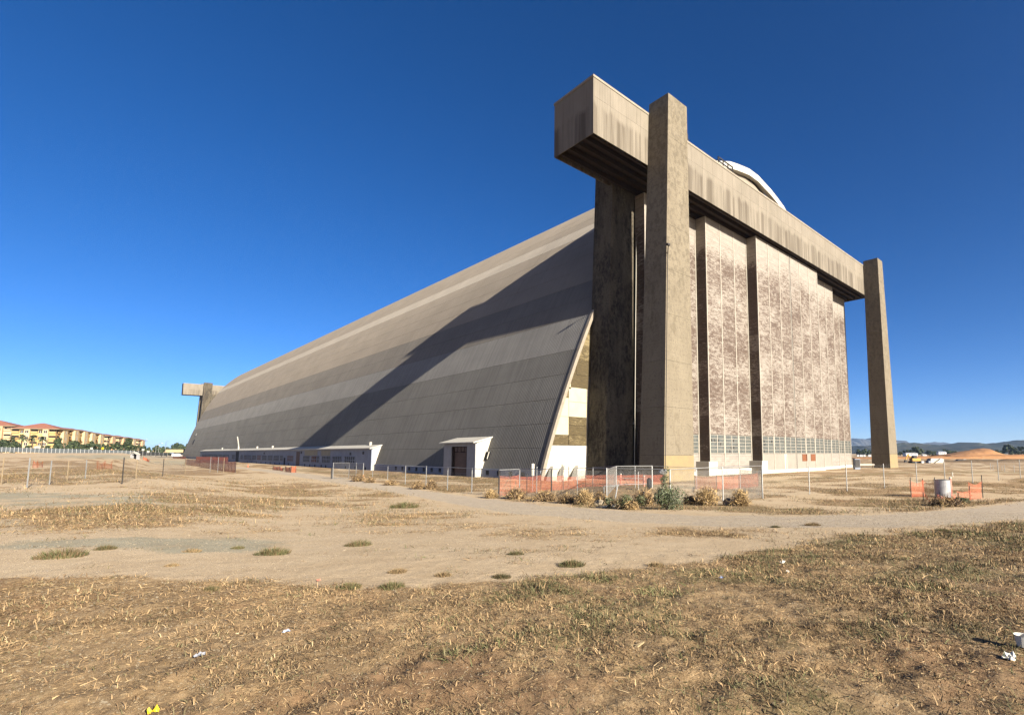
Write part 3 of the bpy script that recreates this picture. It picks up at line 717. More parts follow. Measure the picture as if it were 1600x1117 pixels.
# ------------------------------------------------------------------ annex along the foot of the roof
AX = 42.7; A0, A1 = 112.0, 352.0
ann = thing('lean_to_annex', 'long low lean-to, front tinted blue grey as shade, with white roof along the foot of the hangar', 'annex', (AX, A0, 0))
def ap(name, mb, mat, parent=None):
    o = mb.build(name, mat, parent if parent is not None else ann)
    if parent is None: o.location = (-AX, -A0, 0)
    return o
ap('wall', MB().box(AX, AX + .25, A0, A1, -1.5, 4.5), M['annex'])
rf = MB(); rf.hexa([(AX - .5, A0 - .3, 4.5), (45.2, A0 - .3, 5.35), (45.2, A1, 5.35), (AX - .5, A1, 4.5)], [(AX - .5, A0 - .3, 4.72), (45.2, A0 - .3, 5.57), (45.2, A1, 5.57), (AX - .5, A1, 4.72)])
ap('roof', rf, M['white'])
ap('end_wall', MB().hexa([(AX + .25, A0, -1.5), (43.5, A0, -1.5), (43.5, A0 + .2, -1.5), (AX + .25, A0 + .2, -1.5)], [(AX + .25, A0, 4.58), (45.1, A0, 5.3), (45.1, A0 + .2, 5.3), (AX + .25, A0 + .2, 4.58)]), M['white'])
ap('end_wall', MB().hexa([(AX + .25, A1, -1.5), (43.6, A1, -1.5), (43.6, A1 + .2, -1.5), (AX + .25, A1 + .2, -1.5)], [(AX + .25, A1, 4.58), (45.1, A1, 5.3), (45.1, A1 + .2, 5.3), (AX + .25, A1 + .2, 4.58)]), M['annex'])
wins = [(474, 484), (487, 495), (496, 499), (504, 516), (520, 533.5), (539, 555), (449.4, 458), (438, 442), (428, 435.6), (418.7, 425.6), (410, 416.3), (402, 407.6), (394.4, 400), (387, 392.5), (381.2, 385.6), (376.2, 378.9), (362.5, 367)]
px = 301.5
while px < 357: wins.append((px, px + 2.6)); px += 3.55
for a, b in wins:
    ya, yb = on_x(b, 715, AX)[1], on_x(a, 715, AX)[1]
    if yb > A1 - 1: continue
    z0, z1 = (1.2, 2.9) if a > 362 else (1.3, 3.0)
    wn_ = ap('window', MB().box(AX - .04, AX + .0, ya, yb, z0, z1), M['board'] if a in (487, 449.4, 402) else M['black_glass'])
    f = MB()
    for z in (z0, (z0 + z1) / 2, z1): f.box(AX - .12, AX - .045, ya - .1, yb + .1, z - .06, z + .06)
    nn = max(1, round((yb - ya) / 1.3))
    for k in range(nn + 1): y = lerp(ya, yb, k / nn); f.box(AX - .115, AX - .045, y - .07, y + .07, z0, z1)
    f.build('window_frame', M['annex'], wn_)
for a, b, mt, z0, z1 in ((463, 468.2, 'brown_door', -.4, 4.1), (368.4, 373, 'dark', -.4, 4.2), (443.8, 446, 'dark', .0, 2.2)):
    ap('door', MB().box(AX - .06, AX, on_x(b, 715, AX)[1], on_x(a, 715, AX)[1], z0, z1), M[mt])
for a, b in ((476, 496), (502, 516)):
    ap('wall_patch', MB().box(AX - .03, AX, on_x(b, 710, AX)[1], on_x(a, 710, AX)[1], 2.95, 4.35), M['annex_tan'])
px_ = [476, 484, 492, 502, 509] + [386 + 7.2 * k for k in range(10)] + [540, 555, 571]
for p in px_:
    y = on_x(p, 727, AX)[1]; ap('crawl_vent', MB().box(AX - .03, AX, y - .35, y + .35, -.05, .65), M['dark'])
for p, z in ((568, 3.4), (548, 3.2), (471, 3.5), (413, 3.3)):
    y = on_x(p, 708, AX)[1]; ap('lamp_box', MB().box(AX - .16, AX, y - .3, y + .3, z, z + .6), M['dark_post'])
for u in (118, 205, 228, 262, 300):
    ap('roof_vent', MB().lathe((AX + 2, u, 4.9), [(.0, 1.2), (.3, 1.2), (.3, .0)], 8), M['white'])
t = thing('vent_pipe', 'bent white pipe standing on the annex roof far along the hangar', 'pipe', (AX + 1, on_x(372.5, 703, AX + 1)[1], 4.8))
MB().tube((0, 0, 0), (0, .2, 2.0), .22, .22, 7).build('riser', M['white'], t); MB().tube((0, .2, 2.0), (0.3, 5.5, 5.6), .22, .22, 7).build('bend', M['white'], t)

# porch with the brown door
DX = 42.2; P0, P1 = 69.7, 79.6
po = thing('entrance_porch', 'white dormer porch with tall brown door set into the dark roof', 'porch', (DX, P0, 0))
def pp(name, mb, mat):
    o = mb.build(name, mat, po); o.location = (-DX, -P0, 0); return o
pp('front_wall', MB().box(DX, DX + .3, P0, 72.2, -.8, 5.15), M['white2']); pp('front_wall', MB().box(DX, DX + .3, 77.1, P1, -.8, 5.15), M['white2'])  # shade put into the colour: duller copy of the side walls' white
pp('lintel', MB().box(DX + .02, DX + .3, 72.2, 77.1, 4.72, 5.15), M['white2'])
pp('door', MB().box(DX + .5, DX + .6, 72.2, 77.1, -.8, 3.75), M['brown_door'])
for y in (72.2, 76.8): pp('door_jamb', MB().box(DX + .1, DX + .5, y, y + .3, -.8, 4.72), M['soffit'])
pp('door_head', MB().box(DX + .45, DX + .6, 72.5, 76.8, 3.75, 4.72), M['soffit'])
for k in range(4): pp('head_board', MB().box(DX + .3, DX + .42, 72.6 + k * 1.05, 73.35 + k * 1.05, 3.85 + .1 * (k % 2), 4.6), M['brown_door'])
rfp = MB().hexa([(DX - .5, P0 - .25, 5.18), (45.6, P0 - .25, 6.2), (45.6, P1 + .9, 6.2), (DX - .5, P1 + .9, 5.18)], [(DX - .5, P0 - .25, 5.36), (45.6, P0 - .25, 6.4), (45.6, P1 + .9, 6.4), (DX - .5, P1 + .9, 5.36)])
pp('roof', rfp, M['white'])
for y in (P0, P1 - .2):
    pp('side_wall', MB().hexa([(DX + .3, y, -.8), (43.8, y, -.8), (43.8, y + .2, -.8), (DX + .3, y + .2, -.8)], [(DX + .3, y, 5.25), (45.4, y, 6.15), (45.4, y + .2, 6.15), (DX + .3, y + .2, 5.25)]), M['white'])
# raking white braces at the foot of the end wall
bg = 'white raking braces at the foot of the hangar end wall'
for k, (px0, px1, lb) in enumerate(((852, 862, 'leftmost slanted white brace leaning on the end wall'), (868, 880, 'broad slanted white brace in the middle of the end wall foot'), (890, 901, 'slanted white brace at the right end of the end wall, beside the rear pier'))):
    a = on_y(px0, 757, 54.0); b = on_y(px1, 737, 55.2)
    t = thing('raking_brace', lb, 'brace', (a.x, 53.2, 0), bg)
    MB().hexa([(-.2, -.6, -.5), (.7, -.6, -.5), (.7, .6, -.5), (-.2, .6, -.5)], [(b.x - a.x - .15, 1.5, 1.9), (b.x - a.x + .75, 1.5, 1.9), (b.x - a.x + .75, 2.2, 1.9), (b.x - a.x - .15, 2.2, 1.9)]).build('strut', M['white'], t)
    MB().box(-.3, 1.6, -.9, .6, -.5, .06).build('footing', M['white'], t)

# ------------------------------------------------------------------ fences
def post_mesh(h, r, mat, name='post'):
    return sm((name, round(h, 1), r, mat), lambda: MB().tube((0, 0, -.25), (0, 0, h), r, r, 6).mesh(name, M[mat]))
def lattice(pts, h0, h1, cell, wdt, parent, name, mat, slack=0.0, diag=True):
    """woven mesh hung along a line of points, real strands"""
    V, F = [], []
    L = [0.0]
    for a, b in zip(pts[:-1], pts[1:]): L.append(L[-1] + (b - a).length)
    pts_ = np.array([tuple(p) for p in pts]); L = np.array(L)
    def P(s, v):
        q = [np.interp(s, L, pts_[:, i]) for i in range(3)]
        k = np.searchsorted(L, s, side='right') - 1; k = np.clip(k, 0, len(L) - 2)
        t = (s - L[k]) / (L[k + 1] - L[k]); sag = slack * 4 * t * (1 - t)
        wob = slack * .35 * np.sin(s * 2.3 + v * 2)
        hh = h0 + (h1 - h0) * v - sag * v * (h1 - h0)
        d = (pts_[k + 1] - pts_[k]); n = np.stack([-d[:, 1], d[:, 0]], -1) if d.ndim > 1 else np.array([-d[1], d[0]])
        n = n / (np.linalg.norm(n, axis=-1, keepdims=True) + 1e-9)
        return np.stack([q[0] + n[..., 0] * wob, q[1] + n[..., 1] * wob, q[2] + hh], -1)
    tot = L[-1]; H = h1 - h0
    segs = []
    if diag:
        nz = max(2, int(H / cell)); s0 = np.arange(-H, tot, cell)
        for sg in (1, -1):
            for j in range(nz):
                v0, v1 = j / nz, (j + 1) / nz
                a = s0 + (v0 if sg > 0 else 1 - v0) * H; b = s0 + (v1 if sg > 0 else 1 - v1) * H
                ok = (a >= 0) & (a <= tot) & (b >= 0) & (b <= tot)
                segs.append((a[ok], np.full(ok.sum(), v0), b[ok], np.full(ok.sum(), v1)))
    else:
        ns = max(2, int(tot / cell)); nz = max(2, int(H / cell)); ss = np.linspace(0, tot, ns + 1)
        for j in range(nz + 1): segs.append((ss[:-1], np.full(ns, j / nz), ss[1:], np.full(ns, j / nz)))
        for j in range(nz): segs.append((ss, np.full(ns + 1, j / nz), ss, np.full(ns + 1, (j + 1) / nz)))
    for a, va, b, vb in segs:
        if not len(a): continue
        A, B = P(a, va), P(b, vb); d = B - A; d /= np.linalg.norm(d, axis=1, keepdims=True) + 1e-9
        along = (pts_[-1] - pts_[0]); along = along / np.linalg.norm(along)
        up = np.array([0, 0, 1.0])
        nrm = np.cross(along, up); sd_ = np.cross(d, nrm); sd_ /= np.linalg.norm(sd_, axis=1, keepdims=True) + 1e-9
        sd_ = sd_ * wdt / 2; k = len(V)
        Q = np.stack([A - sd_, B - sd_, B + sd_, A + sd_], 1).reshape(-1, 3)
        n0 = sum(len(v) for v in V); V.append(Q); F.append(np.arange(n0, n0 + len(Q)).reshape(-1, 4))
    me = fast_mesh(name, np.vstack(V), np.vstack(F), [M[mat]])
    o = link(name, me, parent); o['kind'] = 'stuff'
    if parent is not None: o.matrix_parent_inverse = Matrix.Translation(-Vector(parent.location))
    return o
def fence(label, pxs, h=2.3, rail=True, mesh=True, mat='galv', group=None, r=.045, bottom=False, hp=None, cell=.13, wdt=.007):
    pts = [gp(*p[:2]) for p in pxs]
    t = thing('chain_link_fence', label, 'fence', pts[0], group)
    hs = []
    for p, q in zip(pxs, pts):
        hh = (p[1] - p[2]) * depth_of(q) / FPX if len(p) > 2 else h
        hs.append(hh); mt = p[3] if len(p) > 3 else mat
        o = link('post', post_mesh(hh, r, mt), t, q - pts[0])
    tops = [q + Vector((0, 0, hh - .03)) for q, hh in zip(pts, hs)]
    if rail:
        for a, b in zip(tops[:-1], tops[1:]): MB().tube(a - pts[0], b - pts[0], r * .62, r * .62, 6).build('top_rail', M[mat], t)
    if mesh:
        lattice(pts, .05, min(hs) - .03, cell, wdt, t, 'chain_link', 'wire')
    return t
fence('chain link fence run along the verge in front of the near concrete pier', [(779, 776, 734.5, 'dark_post'), (811.5, 774.5, 733), (861.5, 782, 733.5, 'dark_post'), (902, 776, 732), (948, 786, 732), (1047.5, 789, 734), (1130, 786, 730), (1191.5, 778.5, 728)])
fence('row of bare fence posts crossing the dry field on the right', [(1191.9, 778.6, 728), (1265, 772, 727.5), (1323.6, 768, 726), (1382, 763, 724), (1433, 759, 722), (1477, 757, 721), (1520, 755, 720), (1560.6, 751, 718), (1594.7, 748, 718), (1640, 745, 716)], rail=False, cell=.3, wdt=.005)
fence('long chain link fence in front of the dark roof and porch', [(582, 746, 727), (605.5, 750, 728), (633, 757, 728), (665.5, 758, 729), (699, 766, 730), (737, 770, 732), (779, 775, 734.5)])
fence('inner chain link fence between the verge and the hangar doors', [(926.5, 758, 730), (963, 763, 728.5), (992.5, 762, 728), (1019.5, 762, 728), (1088.6, 764, 731), (1157, 764, 731), (1191.5, 776, 728)], mesh=True)
fence('short row of white posts far right near the dirt bank', [(1552, 735, 726), (1570, 737, 726), (1585, 738, 727), (1548, 734, 723)], rail=False, mesh=False)
def gate(label, pxs, h0=.15):
    pts = [gp(*p[:2]) for p in pxs]; t = thing('fence_gate', label, 'gate', pts[0])
    hs = [(p[1] - p[2]) * depth_of(q) / FPX for p, q in zip(pxs, pts)]
    for q, hh in zip(pts, hs): link('post', post_mesh(hh, .05, 'galv'), t, q - pts[0])
    for a, b, ha, hb in zip(pts[:-1], pts[1:], hs[:-1], hs[1:]):
        for k in (0, 1): MB().tube(a - pts[0] + Vector((0, 0, h0 if k else ha - .03)), b - pts[0] + Vector((0, 0, h0 if k else hb - .03)), .035, .035, 6).build('gate_rail', M['galv'], t)
    lattice(pts, h0, min(hs), .13, .012, t, 'chain_link', 'wire'); return t
gate('pale open gate panels of chain link beside the gravel road', [(520, 748, 723), (545, 748, 723), (556, 749, 724), (567, 750, 724)])
gate('leaning gate panel of chain link before the stained rear pier', [(948, 786, 734), (963, 765, 728.5), (1019, 763, 728)], .5)
p = gp(518.5, 748); t = thing('fence_post', 'dark square post at the left end of the open gate', 'post', p); MB().box(-.12, .12, -.12, .12, -.2, 1.55).build('timber', M['dark_post'], t)
# left field fence posts
lf = [(2, 756, 716, 'wood'), (42, 762, 716, 'galv'), (77, 757, 720, 'galv'), (104.5, 752, 721, 'wood'), (133, 748, 719, 'galv'), (190.5, 756, 715, 'dark_post'), (212, 748, 718, 'wood'), (254, 744, 718, 'dark_post'), (289, 740, 716, 'wood'), (328, 738, 714, 'galv'), (340, 738, 714, 'galv'), (349, 738, 715, 'wood')]
fence('sagging chain link fence on thin posts across the left field', lf, rail=False, cell=.22, wdt=.006, r=.04)
# marker posts, singly
mk = [(1089, 764, 733, 'galv', 'thin steel stake right of the near pier foot'), (997.5, 766, 737, 'galv', 'thin steel stake inside the gate behind the tyre'), (878, 765, 726, 'dark_post', 'dark leaning stake before the white end wall'),
      (1006, 790, 768, 'dark_post', 'short dark stake among the dry bushes'), (1118, 780, 765, 'wood', 'short wooden stake behind the golden bush'), (888.5, 761, 730, 'dark_post', 'slim dark stake near the white braces'),
      (823, 774, 741, 'dark_post', 'dark stake behind the orange netting'), (838.5, 771, 730, 'galv', 'pale stake next to the white tank'), (1566, 735, 727, 'galv', 'small stake on the far right bank'), (1184, 752, 733, 'wood', 'short stake in front of the second door leaf')]
for x_, yb, yt, mt, lb in mk:
    q = gp(x_, yb); hh = (yb - yt) * depth_of(q) / FPX
    t = thing('stake', lb, 'stake', q); link('shaft', post_mesh(hh, .035, mt, 'shaft'), t)
    MB().box(-.05, .05, -.05, .05, hh - .06, hh).build('cap', M[mt], t)
# orange netting
def netting(label, pxs, slack=.15, cell=.11, wdt=.023, gname='orange barrier netting', posts='dark_post', hmin=None):
    pts = [gp(*p[:2]) for p in pxs]; t = thing('barrier_netting', label, 'netting', pts[0], gname)
    hs = [(p[1] - p[2]) * depth_of(q) / FPX for p, q in zip(pxs, pts)]
    for (p, q, hh) in zip(pxs, pts, hs): link('stake', post_mesh(hh + .12, .03, posts, 'stake'), t, q - pts[0])
    for k in range(len(pts) - 1):
        lattice([pts[k], pts[k + 1]], .04, (hs[k] + hs[k + 1]) / 2, cell, wdt, t, 'net', 'orange', slack, False)
    return t
netting('orange netting behind the fence at the foot of the dark roof edge', [(780, 775, 743), (812, 772, 744), (845, 768, 744), (880, 765, 744), (915, 761, 744)], .06)
netting('orange netting in front of the stained rear pier', [(915, 761, 742), (960, 759, 742.5), (1005, 757, 742), (1037, 756, 742)], .05)
netting('orange netting hung before the second door leaf', [(1086, 764, 744), (1120, 765, 745), (1155, 763, 742), (1185, 760, 739)], .08)
netting('torn orange netting left of the metal drum', [(1424, 777, 749.5), (1443, 776, 751), (1462, 776, 749)], .22)
netting('low sagging orange netting in front of the metal drum', [(1443, 782, 772), (1470, 787, 772), (1498, 785, 773)], .5)
netting('orange netting rising to a tall stake right of the metal drum', [(1498, 785, 772), (1516, 781, 762), (1536, 778, 745)], .2)
netting('orange netting fence along the left side of the gravel road', [(289, 726, 718), (312, 729, 718), (332, 733, 718.5), (350, 736, 720), (368, 738, 722)], .05, .2, .11)
netting('bright orange netting in front of the far annex windows', [(306, 722, 713.5), (330, 723, 714), (356, 724, 714.5)], .03, .25, .15)
netting('scrap of orange netting by the annex door', [(445, 737, 729), (455, 738, 729), (462, 738, 728)], .2, .2, .11)
netting('low orange netting on the grass left of the annex door', [(426, 734, 727), (437, 735, 729), (443, 736, 732)], .3, .2, .11)
netting('torn orange netting out in the left field', [(51, 731, 721), (58, 731, 720), (66, 730, 722)], .3, .18, .03, posts='rust')
netting('small square of orange netting far out in the left field', [(152, 733, 721), (163, 732, 721), (174, 732, 722)], .4, .2, .03, posts='rust')
netting('distant orange netting near the little white shelter', [(224, 718, 714), (229, 720, 716), (233, 722, 719)], .2, .25, .16)
netting('faint orange netting by the far corner of the hangar', [(270, 716, 713), (280, 716.5, 713), (290, 717, 713.2)], .1, .3, .2)
for x_, yb, lb in ((387.5, 729.5, 'orange traffic cone standing on the road shoulder'), (439, 735, 'orange traffic cone by the netting left of the annex door'), (568, 751, 'orange cone lying against the open gate')):
    q = gp(x_, yb); t = thing('traffic_cone', lb, 'traffic cone', q); h_ = max(.8, 6 * depth_of(q) / FPX * .8); t.scale = (h_, h_, h_)
    link('cone', sm('cone', lambda: MB().lathe((0, 0, 0), [(.2, .04), (.13, .4), (.03, .95), (0, .96)], 10).mesh('cone', M['orange'])), t)
    link('base', sm('cbase', lambda: MB().box(-.28, .28, -.28, .28, 0, .05).mesh('base', M['orange'])), t)

# ------------------------------------------------------------------ small things near the fence
q = gp(1473.5, 776.5); t = thing('metal_drum', 'shiny ribbed metal drum standing inside the orange netting', 'drum', q)
prof = [(.55, 0)]; 
for k in range(14): prof += [(.575, .03 + k * .095), (.545, .075 + k * .095)]
MB().lathe((0, 0, 0), prof + [(.56, 1.4), (.5, 1.4)], 28).build('shell', M['drum'], t); MB().lathe((0, 0, 1.36), [(.52, 0), (0, 0)], 24).build('lid', M['galv'], t)
MB().lathe((0, 0, 1.36), [(.58, 0), (.6, .03), (.58, .06)], 28).build('rim', M['galv'], t)
for x_, yb, yt, mt, lb in ((1486.5, 776, 746, 'red_post', 'red and white delineator post right of the metal drum'), (1488.3, 745, 738, 'white', 'short white post far behind the metal drum'), (970, 757, 740, 'red_post', 'left red post of the inner swing bar'), (1006.5, 760, 743, 'red_post', 'right red post of the inner swing bar beside the tyre')):
    q = gp(x_, yb); hh = (yb - yt) * depth_of(q) / FPX; t = thing('marker_post', lb, 'post', q)
    MB().tube((0, 0, -.1), (0, 0, hh), .09, .09, 8).build('tube', M[mt], t); MB().lathe((0, 0, hh), [(.1, -.12), (.1, 0), (0, .03)], 8).build('cap', M['white'], t)
a, b = gp(965, 758), gp(1019, 760); t = thing('swing_bar', 'white horizontal bar across the two red posts', 'barrier', a)
MB().tube((0, 0, .82), (b - a) + Vector((0, 0, .85)), .04, .04, 6).build('bar', M['white'], t); MB().tube((0, 0, 0), (0, 0, .9), .05, .05, 6).build('pivot', M['white'], t)
def torus(mb, c, R0, r0, axis, n=24, m=8):
    ax = Vector(axis).normalized(); u = ax.orthogonal().normalized(); v_ = ax.cross(u); k = len(mb.v); c = Vector(c)
    for i in range(n):
        a_ = 2 * math.pi * i / n; d = u * math.cos(a_) + v_ * math.sin(a_)
        for j in range(m):
            b_ = 2 * math.pi * j / m; mb.v.append(tuple(c + d * (R0 + r0 * math.cos(b_)) + ax * r0 * 1.2 * math.sin(b_)))
    for i in range(n):
        for j in range(m):
            mb.f.append((k + i * m + j, k + ((i + 1) % n) * m + j, k + ((i + 1) % n) * m + (j + 1) % m, k + i * m + (j + 1) % m)); mb.m.append(0)
    return mb
q = gp(1014.5, 766); t = thing('tyre', 'old black tyre standing on edge beside the green bush', 'tyre', q)
k_ = torus(MB(), (0, 0, .62), .46, .17, (.55, -.8, 0)).build('carcass', M['rubber'], t); torus(MB(), (0, 0, .62), .3, .03, (.55, -.8, 0)).build('bead', M['dark_post'], t)
q = gp(832, 768); t = thing('white_tank', 'upright white cylinder tank at the corner of the dark roof', 'tank', (q.x, q.y, q.z)); hh = height_px(q, 43)
r_ = height_px(q, 2.6); MB().lathe((0, 0, hh * .57), [(r_, 0), (r_, hh * .41), (r_ * .8, hh * .43), (0, hh * .43)], 14).build('shell', M['white'], t)
MB().tube((0, 0, -.2), (0, 0, hh * .58), .05, .05, 6).build('stand', M['galv'], t)
a = gp(963, 778); t = thing('steel_frame', 'short tilted grey trestle leg standing before the dry bushes', 'trestle', a)
MB().tube((-.15, 0, -.1), (.35, .2, .95), .06, .06, 6).build('leg', M['galv'], t); MB().tube((-1.2, .2, .95), (.5, .2, .95), .05, .05, 6).build('crossbar', M['galv'], t); MB().tube((-1.2, .2, -.1), (-1.2, .2, .95), .05, .05, 6).build('leg', M['galv'], t)
a = gp(955, 792); t = thing('sheet_scrap', 'flat grey metal sheet lying on the verge under the bushes', 'scrap', a + Vector((0, 0, .05))); MB().hexa([(-1.1, -.3, 0), (1.1, -.35, .02), (1.1, .35, .02), (-1.1, .3, 0)], [(-1.1, -.3, .03), (1.1, -.35, .05), (1.1, .35, .05), (-1.1, .3, .03)]).build('sheet', M['galv'], t)
def rock_mesh(name, mat, seed, n=10, flat=.65):
    r = np.random.default_rng(seed); V, F = [], []
    nl, ns = 6, n
    for i in range(nl):
        th = math.pi * (i + .5) / nl
        for j in range(ns):
            ph = 2 * math.pi * j / ns; q_ = 1 + r.uniform(-.22, .22)
            V.append((math.sin(th) * math.cos(ph) * q_, math.sin(th) * math.sin(ph) * q_, math.cos(th) * flat * q_ + flat * .6))
    for i in range(nl - 1):
        for j in range(ns): F.append((i * ns + j, (i + 1) * ns + j, (i + 1) * ns + (j + 1) % ns, i * ns + (j + 1) % ns))
    F.append(tuple(range(ns - 1, -1, -1))[::-1]); F.append(tuple((nl - 1) * ns + j for j in range(ns))[::-1])
    me = bpy.data.meshes.new(name); me.from_pydata(V, [], F); me.materials.append(M[mat]); me.update(); return me
for x_, yb, sz, mt, lb in ((937.5, 790, .35, 'rock', 'pale rock at the edge of the gravel road under the golden bush'), (1137, 789, .42, 'rock', 'broken pale slab at the foot of the right hand bushes'), (912, 767, .3, 'rock', 'pale yellowish lump before the rear pier'), (1033, 737, .3, 'galv', 'silvery bundle caught on the tall weed')):
    q = gp(x_, yb); o = link('rock', rock_mesh('rock', mt, int(x_)), None, q); o.scale = (sz, sz * .8, sz); tag(o, lb, 'rock')
o = bpy.data.objects['rock.003'] if 'rock.003' in bpy.data.objects else None
if o: o.name = 'plastic_bag'; o.location = at(1036, 740, depth_of(gp(1040, 786))); o['category'] = 'bag'; o.scale = (.3, .3, .3)

# ------------------------------------------------------------------ shrubs and weeds
def twig_ball(name, n, rad, ht, mats, seed, thick=.012, curl=.5, up=.3):
    r = np.random.default_rng(seed); V, F, MI = [], [], []
    az = r.uniform(0, 2 * math.pi, n); el = r.uniform(.05, 1.0, n); ln = r.uniform(.55, 1.08, n)
    for i in range(n):
        d = np.array([math.cos(az[i]) * math.cos(el[i] * 1.5), math.sin(az[i]) * math.cos(el[i] * 1.5), math.sin(el[i] * 1.5) + up * .3]); 
        base = np.array([r.normal(0, rad * .18), r.normal(0, rad * .18), 0]); k = len(V)
        end = base + d * np.array([rad, rad, ht]) * ln[i]; mid = (base + end) / 2 + np.array([r.normal(0, .15 * rad), r.normal(0, .15 * rad), ht * .12])
        side = np.cross(d, r.normal(size=3)); side /= np.linalg.norm(side) + 1e-6; w_ = thick * r.uniform(.6, 1.4)
        V += [base - side * w_, base + side * w_, mid + side * w_ * .8, mid - side * w_ * .8, end]
        F += [(k, k + 1, k + 2, k + 3), (k + 3, k + 2, k + 4, k + 4)]; mi = int(r.integers(0, len(mats))); MI += [mi, mi]
        for _ in range(3):
            t_ = r.uniform(.35, 1); p_ = base + (end - base) * t_; k = len(V); s2 = r.normal(size=3) * rad * .22; s3 = r.normal(size=3) * w_ * 1.6
            V += [p_ - s3, p_ + s3, p_ + s2, p_ + s2]; F.append((k, k + 1, k + 2, k + 2)); MI.append(mi)
    F2 = [tuple(dict.fromkeys(f)) for f in F]
    me = bpy.data.meshes.new(name); me.from_pydata([tuple(v) for v in V], [], F2)
    for m_ in mats: me.materials.append(M[m_])
    me.polygons.foreach_set('material_index', MI); me.update(); return me
def leaf_cloud(name, n, rad, ht, mats, seed, size=.06, z0=.1, blobs=5):
    r = np.random.default_rng(seed); c = [(r.normal(0, rad * .4), r.normal(0, rad * .4), z0 * ht + r.uniform(.1, .75) * ht, rad * r.uniform(.35, .6)) for _ in range(blobs)]
    V, F, MI = [], [], []
    for i in range(n):
        b = c[r.integers(0, blobs)]; d = r.normal(size=3); d /= np.linalg.norm(d); p_ = np.array(b[:3]) + d * b[3] * r.uniform(.35, 1.0) ** .5
        if p_[2] < .02: p_[2] = abs(p_[2]) + .02
        u = r.normal(size=3); u /= np.linalg.norm(u); v_ = np.cross(u, d); v_ /= np.linalg.norm(v_) + 1e-6; s_ = size * r.uniform(.6, 1.5); k = len(V)
        V += [p_ - u * s_, p_ + v_ * s_ * .45, p_ + u * s_, p_ - v_ * s_ * .45]; F.append((k, k + 1, k + 2, k + 3)); MI.append(int(r.integers(0, len(mats))))
    me = bpy.data.meshes.new(name); me.from_pydata([tuple(v) for v in V], [], F)
    for m_ in mats: me.materials.append(M[m_])
    me.polygons.foreach_set('material_index', MI); me.update(); return me
def bush(label, px, py, wpx, hpx, kind, seed, group='bushes along the fence'):
    q = gp(px, py); rad = height_px(q, wpx / 2) * .95; ht = height_px(q, hpx) * .82
    t = thing('shrub', label, 'shrub', q, group)
    if kind == 'gold': link('twigs', twig_ball('twigs', 620, rad, ht, ['twig_gold', 'twig_gold', 'twig_gold', 'twig_brown'], seed, .008), t)
    elif kind == 'brown': link('twigs', twig_ball('twigs', 520, rad, ht, ['twig_brown', 'twig_brown', 'twig_gold', 'straw_d'], seed, .010), t)
    elif kind == 'green':
        link('foliage', leaf_cloud('foliage', 1500, rad, ht * .85, ['leaf_mid', 'leaf_grey', 'grass_d'], seed, .05), t); link('twigs', twig_ball('twigs', 260, rad, ht, ['twig_brown', 'grass_g'], seed, .008), t)
    MB().tube((0, 0, -.1), (.02, .03, ht * .4), .035, .02, 6).build('stem', M['bark'], t)
    return t
bush('round golden tumbleweed left of the leaning gate', 914, 788, 34, 27, 'gold', 1); bush('dark brown dry bush behind the pale rock', 938, 787, 26, 22, 'brown', 2)
bush('olive green low bush in front of the brown one', 976, 795, 42, 26, 'green', 3); bush('small golden clump under the olive bush', 987, 796, 24, 15, 'gold', 4)
bush('wide brown tumbleweed left of the grey green bush', 1006, 789, 42, 27, 'brown', 5); bush('large round golden tumbleweed right of the grey green bush', 1104, 789, 46, 32, 'gold', 6)
bush('golden tumbleweed at the right end of the bushes', 1157, 790, 34, 30, 'gold', 7); bush('thin brown bush beyond the large tumbleweed', 1078, 788, 26, 16, 'brown', 8)
bush('brown dry bush by the dark post under the orange netting', 806, 779, 40, 20, 'brown', 9); bush('low brown bush at the foot of the dark fence post', 852, 783, 44, 18, 'brown', 10); bush('flat dry bush behind the golden tumbleweed', 885, 786, 34, 16, 'brown', 11)
bush('dark dry bush beside the open gate', 560, 752, 26, 13, 'brown', 12); bush('dark dry clump right of the orange cone', 579, 754, 18, 10, 'brown', 13)
bush('brown bush on the verge left of the porch', 653, 764, 22, 14, 'brown', 14); bush('dry bush on the verge before the porch', 674, 764, 20, 15, 'brown', 15); bush('small dry bush on the verge', 610, 758, 22, 9, 'brown', 16)
bush('dry bush at the left end of the orange netting', 768, 778, 24, 14, 'gold', 17); bush('matted brown weeds before the metal drum', 1480, 790, 60, 12, 'brown', 18); bush('dark weeds at the foot of the right stake', 1500, 789, 26, 12, 'green', 19)
q = gp(1042, 796); t = thing('shrub', 'tall grey green weed with a leaning stalk beside the near pier', 'shrub', q, 'bushes along the fence')
rad = height_px(q, 32); ht = height_px(q, 48)
link('foliage', leaf_cloud('foliage', 2600, rad * .9, ht * .75, ['leaf_grey', 'leaf_grey', 'leaf_mid'], 31, .055, blobs=9), t)
MB().tube((0, 0, 0), (-.25, 0, ht * 1.35), .03, .012, 6).build('stalk', M['bark'], t); MB().tube((0, 0, .2), (.5, .1, ht * .9), .02, .01, 5).build('stalk', M['bark'], t)
o = link('foliage', leaf_cloud('foliage', 260, rad * .35, ht * .75, ['leaf_grey', 'leaf_mid'], 32, .05, blobs=5), t, (-.2, 0, ht * .65))
